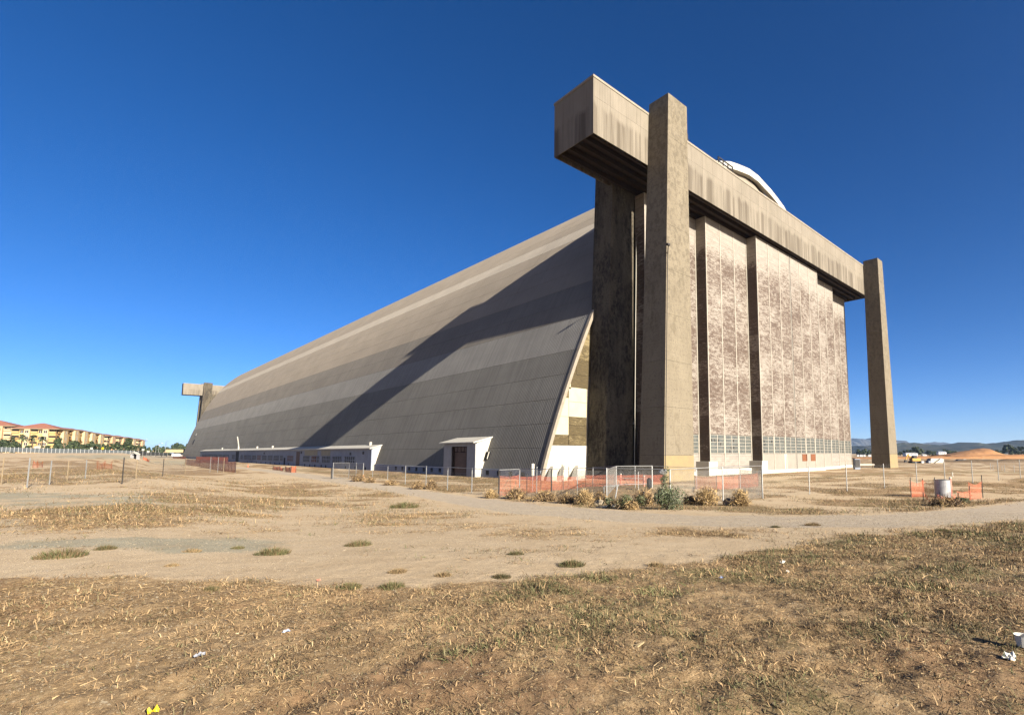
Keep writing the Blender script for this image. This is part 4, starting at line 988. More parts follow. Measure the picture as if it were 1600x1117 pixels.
# separate tufts of weed on the bare sand
def tuft_mesh(seed, mats, n=170, rad=.5, ht=.22):
    r = np.random.default_rng(seed); V, F, MI = [], [], []
    for i in range(n):
        a_ = r.uniform(0, 6.283); rr = rad * r.uniform(0, 1) ** .6; b = np.array([rr * math.cos(a_), rr * math.sin(a_), 0]); k = len(V)
        h_ = ht * r.uniform(.4, 1.1) * (1.15 - rr / rad * .7); ln_ = np.array([math.cos(a_), math.sin(a_), 0]) * h_ * r.uniform(.1, .9) + r.normal(0, .3 * h_, 3) * (1, 1, 0)
        sd_ = np.array([-math.sin(a_ + r.normal()), math.cos(a_ + r.normal()), 0]) * .012 * r.uniform(.6, 1.5)
        V += [b - sd_, b + sd_, b + ln_ + (0, 0, h_)]; F.append((k, k + 1, k + 2)); MI.append(int(r.integers(0, len(mats))))
    return fast_mesh('blades', np.array(V), np.array(F), [M[m_] for m_ in mats], MI)
tufts = [tuft_mesh(s_, mm, 700) for s_, mm in ((1, ['grass_g', 'grass_d', 'grass_d', 'straw_d']), (2, ['straw_d', 'straw_d', 'grass_g', 'straw']), (3, ['grass_g', 'straw_d', 'grass_d']))]
wd = [(425, 866, 48, 0, 'round grey green weed alone on the pale sand, left of centre'), (371, 857, 20, 0, 'small weed left of the round grey green one'), (806, 866, 26, 0, 'green weed on the sand below the gravel road, near centre'), (621, 894, 28, 1, 'dry tuft on the sand near the grass edge, left of the reddish one'),
      (692, 899, 28, 1, 'reddish dry tuft near the grass edge'), (784, 902, 30, 2, 'tuft by the grass edge right of the reddish one'), (893, 884, 42, 0, 'flat wide green tuft near the grass edge'), (1025, 884, 28, 1, 'dry tuft at the corner of the grass edge'),
      (632, 793, 44, 0, 'green patch of weed beside the gravel road'), (95, 870, 62, 2, 'wide flat weed at the left on the sand'), (268, 884, 20, 1, 'small dry tuft below the pale patch'), (330, 921, 26, 2, 'tuft at the grass edge on the left'), (545, 919, 36, 0, 'green tuft at the grass edge, left of centre'), (612, 919, 40, 0, 'second green tuft at the grass edge'),
      (1212, 824, 16, 0, 'small green tuft between the tracks'), (1270, 821, 24, 1, 'dry tuft between the tracks'), (1472, 830, 18, 0, 'green tuft at the edge of the right hand grass'), (165, 858, 30, 2, 'low weed on the pale patch'), (300, 862, 26, 1, 'dry reddish tuft beside the pale patch'), (560, 852, 40, 2, 'flat row of weed right of the round grey green one')]
for k, (x_, y_, w_, v_, lb) in enumerate(wd):
    q = gp(x_, y_); q.z += float(relief(np.array(q.x), np.array(q.y))); t = thing('weed_tuft', lb, 'weed', q, 'weeds on the bare sand'); s_ = height_px(q, w_ / 2) / .5
    o = link('blades', tufts[v_], t, None, (0, 0, k)); o.scale = (s_, s_ * .9, s_ * 1.15)
# litter
def litter(name, label, px, py, mb, mat, cat, rz=0):
    q = gp(px, py); o = mb.build(name, M[mat]); o.location = q + Vector((0, 0, .012 + float(relief(np.array(q.x), np.array(q.y))))); o.rotation_euler = (0, 0, rz); return tag(o, label, cat)
c = MB(); c.lathe((0, 0, 0), [(0, .005), (.042, .005), (.056, .095), (.059, .10), (.053, .096), (.04, .02)], 18)
litter('foam_cup', 'white foam cup standing on the grass at the right edge', 1599, 1018, c, 'plastic_w', 'cup')
def crumple(seed, sx, sy, sz, n=5):
    r = np.random.default_rng(seed); m_ = MB(); g = [[(sx * (i / n - .5) + r.normal(0, sx * .05), sy * (j / n - .5) + r.normal(0, sy * .05), abs(r.normal(0, sz))) for j in range(n + 1)] for i in range(n + 1)]
    for i in range(n):
        for j in range(n): m_.quad([g[i][j], g[i + 1][j], g[i + 1][j + 1], g[i][j + 1]])
    return m_
litter('paper_scrap', 'crumpled white paper lying below the foam cup', 1577, 1036, crumple(1, .12, .08, .022), 'plastic_w', 'litter')
litter('wrapper', 'blue and white wrapper on the dry grass left of centre', 447, 991, crumple(2, .07, .035, .012), 'plastic_b', 'litter', .4)
litter('wrapper', 'grey plastic scrap on the dry grass at the left', 311, 1029, crumple(3, .07, .035, .014), 'plastic_g', 'litter', .2)
litter('wrapper', 'yellow plastic scrap at the bottom edge of the photo', 239, 1114, crumple(4, .06, .04, .018), 'plastic_y', 'litter')
litter('bottle_cap', 'small blue scrap near the grass edge', 1127, 904, crumple(5, .05, .04, .02), 'plastic_b', 'litter')
litter('paper_scrap', 'white scrap high on the right hand grass', 1223, 880, crumple(6, .09, .06, .03), 'plastic_w', 'litter')
litter('paper_scrap', 'little pale scrap under the white one on the right hand grass', 1231, 894, crumple(7, .045, .04, .02), 'plastic_w', 'litter')
litter('stick', 'pale flat stick lying on the bare patch right of centre', 997, 1011, MB().hexa([(-.09, -.012, 0), (.09, -.012, .01), (.09, .012, .01), (-.09, .012, 0)], [(-.09, -.012, .012), (.09, -.012, .022), (.09, .012, .022), (-.09, .012, .012)]), 'straw_p', 'stick', .2)
litter('wrapper', 'tiny red scrap at the grass edge', 498, 908, crumple(8, .05, .035, .012), 'red_post', 'litter')

# ------------------------------------------------------------------ trees and buildings on the horizon
def far_tree(label, px, base, wpx, hpx, dep, kind, seed, group=None, name='tree'):
    q = at(px, base, dep); q.z = min(q.z, float(ground_z(q.x, q.y)) + .3) if base > 706 else q.z
    top = EYE + (707.37 - (base - hpx)) * dep / FPX; hh = top - q.z; rad = wpx / 2 * dep / FPX
    t = thing(name, label, 'palm tree' if kind == 'palm' else 'tree', q, group)
    r = np.random.default_rng(seed)
    if kind == 'palm':
        MB().tube((0, 0, -.3), (.1, 0, hh * .72), .28, .2, 7).build('trunk', M['bark'], t)
        V, F = [], []
        for i in range(46):
            a_ = r.uniform(0, 6.283); e_ = r.uniform(-.5, 1.35); ln = rad * r.uniform(.85, 1.1); p0 = np.array([.1, 0, hh * .72]); d = np.array([math.cos(a_) * math.cos(e_), math.sin(a_) * math.cos(e_), math.sin(e_)])
            sd_ = np.array([-math.sin(a_), math.cos(a_), 0]) * rad * .13
            for k in range(3):
                t0, t1 = k / 3, (k + 1) / 3; P = lambda u: p0 + d * ln * u - np.array([0, 0, ln * .42 * u * u]); w0, w1 = math.sin(math.pi * min(t0 + .12, .98)), math.sin(math.pi * min(t1 + .05, .985)); b = len(V)
                V += [P(t0) - sd_ * w0, P(t0) + sd_ * w0, P(t1) + sd_ * w1, P(t1) - sd_ * w1]; F.append((b, b + 1, b + 2, b + 3))
        link('crown', fast_mesh('crown', np.array(V), np.array(F), [M['leaf_palm']]), t)
        return t
    MB().tube((0, 0, -.3), (0, 0, hh * .5), max(.12, rad * .08), .08, 6).build('trunk', M['bark'], t)
    for k in range(3):
        a_ = r.uniform(0, 6.28); MB().tube((0, 0, hh * .3), (math.cos(a_) * rad * .5, math.sin(a_) * rad * .5, hh * .7), rad * .05, .04, 5, cap=False).build('limb', M['bark'], t)
    n = 1400 if wpx > 14 else 700
    size = (rad + hh) * (.055 if wpx > 14 else .07)
    nb = 12; c = np.column_stack([r.normal(0, rad * .42, nb), r.normal(0, rad * .42, nb), r.uniform(hh * .2, hh * .85, nb)]); br = rad * r.uniform(.28, .5, nb) * (1.05 - np.abs(c[:, 2] / hh - .45))
    if kind == 'column': c[:, :2] *= .5; c[:, 2] = np.linspace(hh * .1, hh * .9, nb); br = rad * .75 * np.sin(np.linspace(.9, 2.7, nb)) ** .7
    i = r.integers(0, nb, n); d = r.normal(size=(n, 3)); d /= np.linalg.norm(d, axis=1, keepdims=True)
    P = c[i] + d * (br[i] * r.uniform(.3, 1.05, n) ** .5)[:, None]; P[:, 2] = np.clip(P[:, 2], .1, hh)
    u = r.normal(size=(n, 3)); u /= np.linalg.norm(u, axis=1, keepdims=True); v_ = np.cross(u, d); v_ /= np.linalg.norm(v_, axis=1, keepdims=True) + 1e-9
    s_ = (size * r.uniform(.5, 1.3, n))[:, None]; V = np.stack([P - u * s_, P + v_ * s_ * .6, P + u * s_, P - v_ * s_ * .6], 1).reshape(-1, 3)
    mats = [M['leaf_dark'], M['leaf_mid']] if kind != 'grey' else [M['leaf_dark'], M['leaf_grey']]
    link('crown', fast_mesh('crown', V, np.arange(4 * n).reshape(-1, 4), mats, (r.random(n) < .3).astype(int)), t)
    return t

def apartment(label, a, b, c, zb, he, stucco, nA, nB, seed):
    """block with two seen faces a-b and b-c (plan points), eaves at height he, hipped clay roof"""
    r = random.Random(seed); a, b, c = Vector((*a, 0)), Vector((*b, 0)), Vector((*c, 0)); d = a + c - b
    t = thing('apartment_block', label, 'apartment building', (b.x, b.y, zb), 'apartment blocks beyond the field')
    O = Vector((b.x, b.y, 0)); A, C, D = a - O, c - O, d - O; B = Vector((0, 0, 0))
    m = MB(); m.hexa([B, C, D, A], [p + Vector((0, 0, he)) for p in (B, C, D, A)]) if (C - B).cross(A - B).z > 0 else m.hexa([B, A, D, C], [p + Vector((0, 0, he)) for p in (B, A, D, C)])
    m.build('wall', M[stucco], t)
    cen = (A + C) / 2; up = lambda p, k, z: Vector((cen.x + (p.x - cen.x) * k, cen.y + (p.y - cen.y) * k, z))
    la, lc = A.length, C.length; ridge = he + min(la, lc) * .21
    U, W = (A, C) if la >= lc else (C, A); un = U.normalized(); k0 = W * .5 + un * W.length * .5; k1 = W * .5 + U - un * W.length * .5
    if la == lc or U.length < W.length: k0 = k1 = cen
    ov = 1.4
    ex = lambda p: Vector((p.x, p.y, 0)) + (p - cen).normalized() * ov * 1.4
    e = [ex(p) + Vector((0, 0, he - .1)) for p in (B, W, W + U, U)]; r0, r1 = k0 + Vector((0, 0, ridge)), k1 + Vector((0, 0, ridge))
    rf = MB(); rf.quad([e[0], e[1], r0]); rf.quad([e[1], e[2], r1, r0]); rf.quad([e[2], e[3], r1]); rf.quad([e[3], e[0], r0, r1]); rf.quad(e)
    rf.build('roof', M['tile'], t)
    MB().bar(e[0], e[3], .5, .35).build('eave', M['wood'], t); MB().bar(e[0], e[1], .5, .35).build('eave', M['wood'], t)
    for P, n in ((A, nA), (C, nB)):
        ln = P.length; dr = P.normalized(); nrm = Vector((dr.y, -dr.x, 0)); nrm = nrm if nrm.dot(cen) < 0 else -nrm
        for i in range(n):
            s0 = ln * (i + .5) / n
            bay = (i % 3 == 1)
            if bay:
                w_ = ln / n * .46
                q0, q1 = dr * (s0 - w_), dr * (s0 + w_)
                mm = MB(); o4 = [q0 - nrm * .2, q1 - nrm * .2, q1 + nrm * 1.3, q0 + nrm * 1.3]
                if (o4[1] - o4[0]).cross(o4[2] - o4[0]).z < 0: o4 = o4[::-1]
                mm.hexa(o4, [p + Vector((0, 0, he - .3)) for p in o4]); mm.build('bay', M['stucco_c' if stucco != 'stucco_c' else 'stucco_p'], t)
            for fl in range(4):
                z0 = he * (fl + .26) / 4.0; off = nrm * (1.34 if bay else .04)
                big = (i % 3 == 0); w_ = 1.35 if big else .62; h_ = 1.9 if big else 1.35
                p0, p1 = dr * (s0 - w_) + off, dr * (s0 + w_) + off
                wd_ = MB(); wd_.quad([p0 + Vector((0, 0, z0)), p1 + Vector((0, 0, z0)), p1 + Vector((0, 0, z0 + h_)), p0 + Vector((0, 0, z0 + h_))])
                o = wd_.build('balcony' if big else 'window', M['dark'] if big else M['black_glass'], t)
                if big:
                    rl = MB(); rl.bar(p0 + nrm * .5 + Vector((0, 0, z0 + .45)), p1 + nrm * .5 + Vector((0, 0, z0 + .45)), .12, .9); rl.build('balcony_wall', M[stucco], o)
                else:
                    f = MB(); f.bar((p0 + p1) / 2 + nrm * .03 + Vector((0, 0, z0)), (p0 + p1) / 2 + nrm * .03 + Vector((0, 0, z0 + h_)), .12, .06); f.bar(p0 + nrm * .05 + Vector((0, 0, z0)), p1 + nrm * .05 + Vector((0, 0, z0)), .14, .14); f.build('window_frame', M['white'], o)
    return t
def plan(px, dep): q = at(px, 706, dep); return (q.x, q.y)
def wing(label, px0, px1, dep, he, stucco, n, seed):
    dep2 = dep + (px1 - px0) * dep / FPX * .32; a, b = plan(px0, dep), plan(px1, dep2)
    e = Vector((b[0] - a[0], b[1] - a[1])).normalized(); c = (b[0] - e.y * 15, b[1] + e.x * 15)
    apartment(label, a, b, c, 3.5, he, stucco, n, 3, seed)
wing('pale apartment wing cut off by the left edge of the photo', -70, 14, 268, 14.6, 'stucco_c', 7, 1)
wing('longest yellow apartment wing with clay tile roof behind the palms', 16, 84, 262, 12.6, 'stucco_y', 7, 2)
wing('yellow apartment wing just right of the longest one', 83, 103, 288, 13.2, 'stucco_y', 3, 3)
wing('narrow yellow apartment wing, third along from the palms', 101, 119, 310, 13.4, 'stucco_y', 3, 4)
wing('narrow yellow apartment wing where the long roof begins to drop', 117, 132, 334, 13.4, 'stucco_y', 3, 5)
wing('last yellow apartment wing before the cream ones', 130, 146, 356, 13.2, 'stucco_y', 3, 6)
wing('first cream apartment wing, right of the yellow ones', 145, 166, 378, 12.6, 'stucco_c', 4, 7)
wing('second cream apartment wing, in the middle of the pale block', 164, 184, 400, 12.2, 'stucco_c', 4, 8)
wing('peach apartment wing near the right end of the row', 182, 200, 424, 11.8, 'stucco_p', 3, 9)
wing('farthest peach apartment wing at the right end of the row', 198, 215, 446, 11.2, 'stucco_c', 3, 10)

pg = 'palms in front of the apartments'
for px, w_, h_, lb in ((17, 17, 27, 'leftmost palm in front of the yellow apartments'), (32, 20, 31, 'broad palm, second from the left'), (49, 18, 31, 'tall palm, third from the left'), (64, 17, 28, 'rightmost palm of the group by the apartments')):
    far_tree(lb, px, 706, w_, h_, 236, 'palm', px, pg, 'palm_tree')
ORD = 'first second third fourth fifth sixth seventh eighth ninth tenth eleventh twelfth thirteenth fourteenth fifteenth sixteenth seventeenth eighteenth nineteenth twentieth'.split()
k = 0
hedge = [(3, 14, 20), (11, 10, 16), (22, 12, 17), (28, 9, 14), (41, 9, 12), (72, 8, 14), (90, 12, 22), (101, 9, 15), (110, 12, 18), (120, 11, 17), (127, 8, 14), (134, 12, 15), (143, 10, 17), (152, 12, 14), (162, 9, 13), (170, 10, 14), (179, 12, 16), (188, 10, 13), (200, 13, 22), (211, 7, 12)]
for px, w_, h_ in hedge:
    far_tree('dark bushy tree, %s from the left in the row along the apartment fence' % ORD[k], px, 706.5, w_, h_, 226, 'column' if h_ > 16 else 'round', 100 + k, 'bushy trees along the apartment fence'); k += 1
for px, w_, h_, dp, lb in ((221, 13, 13, 330, 'dark tree right of the last apartment block'), (236, 10, 10, 480, 'low tree left of the two light poles'), (244, 12, 14, 470, 'ragged tree behind the light poles'), (253, 10, 12, 480, 'small tree just right of the light poles'), (261, 12, 9, 520, 'low tree in the gap before the hangar'), (275, 20, 17, 500, 'largest round tree left of the far end of the hangar'), (288, 12, 14, 520, 'tree touching the far end of the hangar'), (229, 9, 8, 500, 'tiny tree beside the street lamp')):
    far_tree(lb, px, 707, w_, h_, dp, 'round', int(px), 'trees left of the hangar end')
# dark screen fence before the apartments
t = thing('screen_fence', 'long grey cloth covered fence with pale posts below the apartments', 'fence', at(0, 706, 210)); base = Vector(t.location)
fp = []
for px in np.linspace(-30, 262, 46): 
    q = at(float(px), 706, float(np.interp(px, [-30, 215, 262], [205, 215, 330]))); q.z = EYE + (707.37 - np.interp(px, [-30, 0, 100, 215, 262], [705.2, 705.8, 708.2, 711.3, 712])) * depth_of(q) / FPX; fp.append(q)
hh = 1.85
pm = sm('scrpost', lambda: MB().tube((0, 0, -.2), (0, 0, 2.0), .06, .06, 5).mesh('post', M['galv'])); 
for k, q in enumerate(fp):
    link('post', pm, t, q - base)
    if k: 
        p = fp[k - 1]; MB().hexa([p - base + Vector((0, -.02, .03)), q - base + Vector((0, -.02, .03)), q - base + Vector((0, .02, .03)), p - base + Vector((0, .02, .03))], [p - base + Vector((0, -.02, hh)), q - base + Vector((0, -.02, hh)), q - base + Vector((0, .02, hh)), p - base + Vector((0, .02, hh))]).build('cloth_panel', M['mesh_dark'], t)
# white shelter, poles, signs
q = gp(208.5, 716.5); u = depth_of(q) / FPX; t = thing('white_shelter', 'small white gable shelter standing in the left field', 'shelter', q, rz=-YAW)
W_ = 5 * u; H_ = 7 * u
for sx in (-1, 1): MB().box(sx * W_ - .25 * u * (1 if sx < 0 else 3), sx * W_ + .25 * u * (3 if sx < 0 else 1), 0, 5 * u, -.3, H_).build('side_wall', M['white2'], t)
MB().quad([(-W_, 0, H_), (W_, 0, H_), (0, 0, H_ + 3 * u)]).quad([(-W_, 5 * u, H_), (0, 5 * u, H_ + 3 * u), (W_, 5 * u, H_)]).build('gable', M['white2'], t)
MB().hexa([(-W_ * 1.15, -.4, H_ - .3 * u), (0, -.4, H_ + 3 * u), (0, 5.4 * u, H_ + 3 * u), (-W_ * 1.15, 5.4 * u, H_ - .3 * u)], [(-W_ * 1.15, -.4, H_), (0, -.4, H_ + 3.4 * u), (0, 5.4 * u, H_ + 3.4 * u), (-W_ * 1.15, 5.4 * u, H_)]).hexa([(0, -.4, H_ + 3 * u), (W_ * 1.15, -.4, H_ - .3 * u), (W_ * 1.15, 5.4 * u, H_ - .3 * u), (0, 5.4 * u, H_ + 3 * u)], [(0, -.4, H_ + 3.4 * u), (W_ * 1.15, -.4, H_), (W_ * 1.15, 5.4 * u, H_), (0, 5.4 * u, H_ + 3.4 * u)]).build('roof', M['white'], t)
MB().box(-W_ * .75, W_ * .75, 4.6 * u, 4.7 * u, -.3, H_).build('back_wall', M['dark'], t)
for px, top, dp, lb in ((224, 687, 400, 'slim street lamp right of the last apartment block'), (243, 696, 300, 'left light pole of the pair before the distant trees'), (247.5, 693, 300, 'right light pole of the pair before the distant trees'), (258, 690, 420, 'thin mast against the sky left of the hangar')):
    q = at(px, 709, dp); hh = (709 - top) * dp / FPX; t = thing('light_pole', lb, 'light pole', q); MB().tube((0, 0, -.5), (0, 0, hh), .14, .1, 6).build('pole', M['galv'], t); MB().tube((0, 0, hh), (1.2, -.6, hh + .2), .07, .07, 5).build('arm', M['galv'], t); MB().box(.9, 1.6, -.9, -.5, hh + .1, hh + .3).build('lamp_head', M['white'], t)
for px, py, mt, lb in ((58, 698.5, 'white', 'white banner sign in front of the yellow apartments'), (143, 700.5, 'white', 'small white sign on the apartment fence'), (160.5, 700.5, 'plastic_y', 'yellow round warning sign on the apartment fence'), (223.5, 702.5, 'white', 'small white sign right of the apartments'), (231.5, 705.5, 'white', 'white board low by the far fence')):
    q = at(px, py, 212); t = thing('sign', lb, 'sign', q, rz=-YAW); wd_ = 1.3 if px == 58 else .5
    if mt == 'plastic_y':
        o = MB().lathe((0, 0, 0), [(.0, 0), (.5, 0), (.5, .04), (0, .04)], 14).build('face', M[mt], t); o.rotation_euler = (R(90), 0, 0)
    else: MB().box(-wd_, wd_, 0, .05, -.4, .4).build('face', M[mt], t)
    MB().tube((0, .1, -2), (0, .1, 0), .04, .04, 5).build('post', M['galv'], t)
def car(label, px, py, mat, dep, rz=0, kind='car'):
    q = at(px, py, dep); t = thing('parked_car', label, 'car', q, rz=rz - YAW)
    L_, W_, = 2.3, .9; pr = [(-L_, .35), (-L_, .85), (-1.5, .95), (-.9, 1.45), (.9, 1.45), (1.5, .95), (L_, .82), (L_, .35)]
    if kind == 'van': pr = [(-L_, .35), (-L_, 1.9), (1.3, 1.95), (1.9, 1.15), (L_, 1.0), (L_, .35)]
    m = MB(); n = len(pr)
    m.v = [(x, -W_, z) for x, z in pr] + [(x, W_, z) for x, z in pr]; m.f = [tuple(range(n)), tuple(range(2 * n - 1, n - 1, -1))] + [(i, i + n, (i + 1) % n + n, (i + 1) % n) for i in range(n)]; m.m = [0] * len(m.f)
    m.build('body', M[mat], t); MB().box(-.85, .85, -W_ - .02, W_ + .02, 1.0, 1.36).build('window', M['black_glass'], t)
    for x in (-1.4, 1.4):
        for y in (-W_ + .05, W_ - .05): torus(MB(), (x, y, .34), .24, .09, (0, 1, 0), 12, 6).build('wheel', M['rubber'], t)
    return t
car('dark car parked before the far end of the hangar', 270, 711.5, 'car_dark', 330); car('white van parked against the far corner of the hangar', 276, 713.5, 'car_white', 320, .2, 'van'); car('second dark car behind the orange netting, far left', 281, 711, 'car_dark', 345)
w_ = at(262, 706, 480); t = thing('low_wall', 'low tan wall beyond the field left of the hangar', 'wall', w_, rz=-YAW); MB().box(-14, 14, 0, .4, -.5, 2.2).build('wall_body', M['stucco_c'], t); MB().box(-14.1, 14.1, -.05, .45, 2.2, 2.4).build('coping', M['wood'], t)

# ------------------------------------------------------------------ the right hand distance
def ridge(name, label, dep, pts, mat, thick, seed, rough):
    """a long range of hills: crest heights from pixels, falling away on both sides"""
    r = np.random.default_rng(seed); xs = np.linspace(pts[0][0], pts[-1][0], 420); yy = np.interp(xs, [p[0] for p in pts], [p[1] for p in pts])
    lat = (xs - CX) * dep / FPX; hgt = np.maximum(0, (707.37 - yy) * dep / FPX) + 3.7
    hgt = hgt + (vnoise(lat, lat * 0, dep * .012, seed) - .5) * rough + (vnoise(lat, lat * 0, dep * .003, seed + 1) - .5) * rough * .6
    prof = np.array([-1.0, -.8, -.6, -.42, -.27, -.13, 0, .2, .6, 1.0]); ph = np.array([-.02, .16, .34, .52, .7, .88, 1.0, .9, .4, -.02])
    V = []
    for p, h in zip(prof, ph):
        dd = dep + thick * p + (vnoise(lat, lat * 0 + p * 900, dep * .03, seed + 3) - .5) * thick * .25
        l2 = lat * (1 + thick * p / dep * .3)
        x = dd * FWD[0] + l2 * RGT[0]; y = dd * FWD[1] + l2 * RGT[1]
        z = hgt * h * (1 if abs(p) in (0, 1) else 1) + (vnoise(x, y, dep * .01, seed + 7) - .5) * rough * (0 if p == 1 else .9) - (3 if abs(p) == 1 else 0)
        V.append(np.column_stack([x, y, z]))
    n = len(xs); V = np.vstack(V); i = np.arange(len(prof) - 1)[:, None] * n; j = np.arange(n - 1)[None]
    F = np.stack([i + j, i + j + 1, i + n + j + 1, i + n + j], -1).reshape(-1, 4)
    o = link(name, fast_mesh(name, V, F, [mat], smooth=True)); return tag(o, label, kind='structure')
qh = Mat('scrubby_hills', 0.95, 0.05); hc = qh.mix((0.04, 0.045, 0.032), (0.10, 0.088, 0.058), qh.noise(0.012, (1, 1, 1), 8, .7, 0, .45, .62)); hc = qh.mix(hc, (0.5, 0.47, 0.42), qh.math('MULTIPLY', qh.noise(0.06, (1, 1, 1), 5, .7, 0, .66, .72), .6)); M['hill'] = qh.done(hc)
M['mountain'] = simple('distant_mountain', (0.085, 0.08, 0.072), (0.06, 0.056, 0.05), 0.002)
ridge('hills', 'dark scrubby hills with scattered houses along the right horizon', 2600, [(1180, 705), (1280, 703), (1337, 698), (1401, 692.5), (1431, 693.4), (1469, 696), (1504, 690.6), (1544, 693.4), (1572, 691.5), (1600, 688), (1700, 684), (1850, 690), (2100, 700)], M['hill'], 700, 3, 9)
ridge('mountains', 'faint blue mountains behind the hills on the right', 5600, [(1150, 703), (1250, 694), (1310, 690), (1337, 685), (1348, 687), (1358, 683.5), (1380, 687), (1405, 689), (1425, 692), (1450, 691), (1480, 694), (1540, 697), (1700, 700)], M['mountain'], 1000, 5, 20)
trs = [(1343, 712, 14, 10), (1352, 712, 10, 12), (1357, 712, 9, 9), (1368, 711, 12, 8), (1418, 711, 12, 9), (1432, 711, 16, 14), (1440, 711, 10, 11), (1452, 711, 12, 8), (1478, 711, 14, 9), (1490, 711, 10, 7), (1576, 709, 14, 16), (1586, 709, 12, 13), (1597, 709, 12, 12), (1558, 709, 12, 7), (1612, 709, 14, 14), (1407, 711, 9, 6), (1462, 711, 10, 6)]
for k, (px, b_, w_, h_) in enumerate(sorted(trs)): far_tree('dark distant tree, %s from the left of those below the right hand hills' % ORD[k], px, b_, w_, h_, 620 + 25 * (k % 5), 'round', 300 + k, 'distant trees below the hills')
def far_house(label, px, py, wpx, hpx, dep, mat='car_white', roof='white2'):
    q = at(px, py, dep); u = dep / FPX; t = thing('distant_building', label, 'building', q, rz=-YAW)
    W_, H_ = wpx * u / 2, hpx * u; MB().box(-W_, W_, 0, W_, -2, H_ * .7).build('wall', M[mat], t)
    MB().hexa([(-W_ - .4, -.4, H_ * .7), (W_ + .4, -.4, H_ * .7), (W_ + .4, W_ + .4, H_ * .7), (-W_ - .4, W_ + .4, H_ * .7)], [(-W_ * .9, W_ * .4, H_), (W_ * .9, W_ * .4, H_), (W_ * .9, W_ * .6, H_), (-W_ * .9, W_ * .6, H_)]).build('roof', M[roof], t)
    for k in range(3): MB().box(-W_ * .7 + k * W_ * .55, -W_ * .7 + k * W_ * .55 + W_ * .3, -.06, 0, H_ * .2, H_ * .5).build('window', M['black_glass'], t)
far_house('low white building below the dark trees, right of the far pier', 1425, 711, 18, 4, 560); far_house('white house with grey roof in front of the hills', 1473, 710, 12, 5, 560, roof='annex'); far_house('small white building left of the orange mound', 1445, 712, 6, 2.5, 540)
for k, (px, w_) in enumerate(((1341, 3), (1346, 4), (1351, 3), (1359, 4))): far_house('tiny white house, %s from the left in the gap between door and far pier' % ORD[k], px, 712.5, w_, 2.5, 540); bpy.context.view_layer
for o in [o for o in col.objects if o.get('label', '').startswith('tiny white house')]: o['group'] = 'tiny white houses in the gap'
# earth mound and bank
def heap(name, label, px0, px1, base, pts, dep, thick, mat, seed, cat=None):
    r = np.random.default_rng(seed); n = 60; xs = np.linspace(px0, px1, n); top = np.interp(xs, [p[0] for p in pts], [p[1] for p in pts]); u = dep / FPX
    hgt = np.maximum(0, base - top) * u; o0 = at((px0 + px1) / 2, base, dep); V = []; m_ = 9
    for j in range(m_):
        v = j / (m_ - 1); k_ = math.sin(math.pi * v) ** .8
        for i in range(n):
            lat = (xs[i] - (px0 + px1) / 2) * u; dd = (v - .5) * thick; nz = (vnoise(np.array([lat]), np.array([dd]), 3.0, seed)[0] - .5) * .8 * k_
            p = np.array([lat * RGT[0] + dd * FWD[0], lat * RGT[1] + dd * FWD[1]]); V.append((p[0], p[1], hgt[i] * k_ + nz - (1.0 if k_ < .05 else 0)))
    F = [(j * n + i, j * n + i + 1, (j + 1) * n + i + 1, (j + 1) * n + i) for j in range(m_ - 1) for i in range(n - 1)]
    o = link(name, fast_mesh(name, np.array(V), np.array(F), [M[mat]], smooth=True), None, o0)
    if cat: tag(o, label, cat)
    else: tag(o, label, kind='structure')
    return o
heap('earth_mound', 'large orange earth mound on the right below the hills', 1470, 1556, 711, [(1470, 711), (1490, 708.5), (1510, 704.5), (1530, 700.8), (1541, 700.5), (1550, 706), (1556, 711)], 420, 30, 'mound', 4, 'earth mound')
heap('dirt_bank', 'long bank of brown earth across the right distance', 1330, 1700, 716, [(1330, 715), (1420, 713), (1500, 712), (1560, 710), (1620, 709.5), (1700, 710)], 330, 16, 'mound', 6)
M['brush'] = simple('dry_brush', (0.155, 0.105, 0.06), (0.10, 0.07, 0.042), 0.6)
heap('brush_bank', 'dark strip of dry brush across the right distance', 1400, 1720, 724, [(1400, 722), (1440, 719.5), (1520, 719), (1600, 717.5), (1720, 717)], 205, 7, 'brush', 8)
# excavator, trailer, cars
q = at(1430, 724, 190); t = thing('excavator', 'small yellow excavator parked beyond the far pier', 'excavator', q, rz=-YAW)
MB().box(-1.5, 1.5, -1, 1, .9, 1.9).build('body', M['yellow'], t); MB().box(-.9, .2, -.9, .4, 1.9, 2.9).build('cab', M['black_glass'], t)
for y in (-1, 1): MB().hexa([(-1.6, y - .3, 0), (1.6, y - .3, 0), (1.6, y + .3, 0), (-1.6, y + .3, 0)], [(-1.9, y - .3, .8), (1.9, y - .3, .8), (1.9, y + .3, .8), (-1.9, y + .3, .8)]).build('track', M['rubber'], t)
MB().bar((-.9, 0, 1.6), (-2.6, 0, 3.3), .35).build('boom', M['yellow'], t); MB().bar((-2.6, 0, 3.3), (-3.4, 0, 1.2), .28).build('stick', M['yellow'], t); MB().hexa([(-3.9, -.4, .4), (-3.1, -.4, .4), (-3.1, .4, .4), (-3.9, .4, .4)], [(-3.7, -.4, 1.3), (-3.2, -.4, 1.3), (-3.2, .4, 1.3), (-3.7, .4, 1.3)]).build('bucket', M['dark_post'], t)
q = at(1465, 724.5, 190); t = thing('storage_tank', 'boxy white storage tank with a stair on its side, right distance', 'tank', q, rz=-YAW)
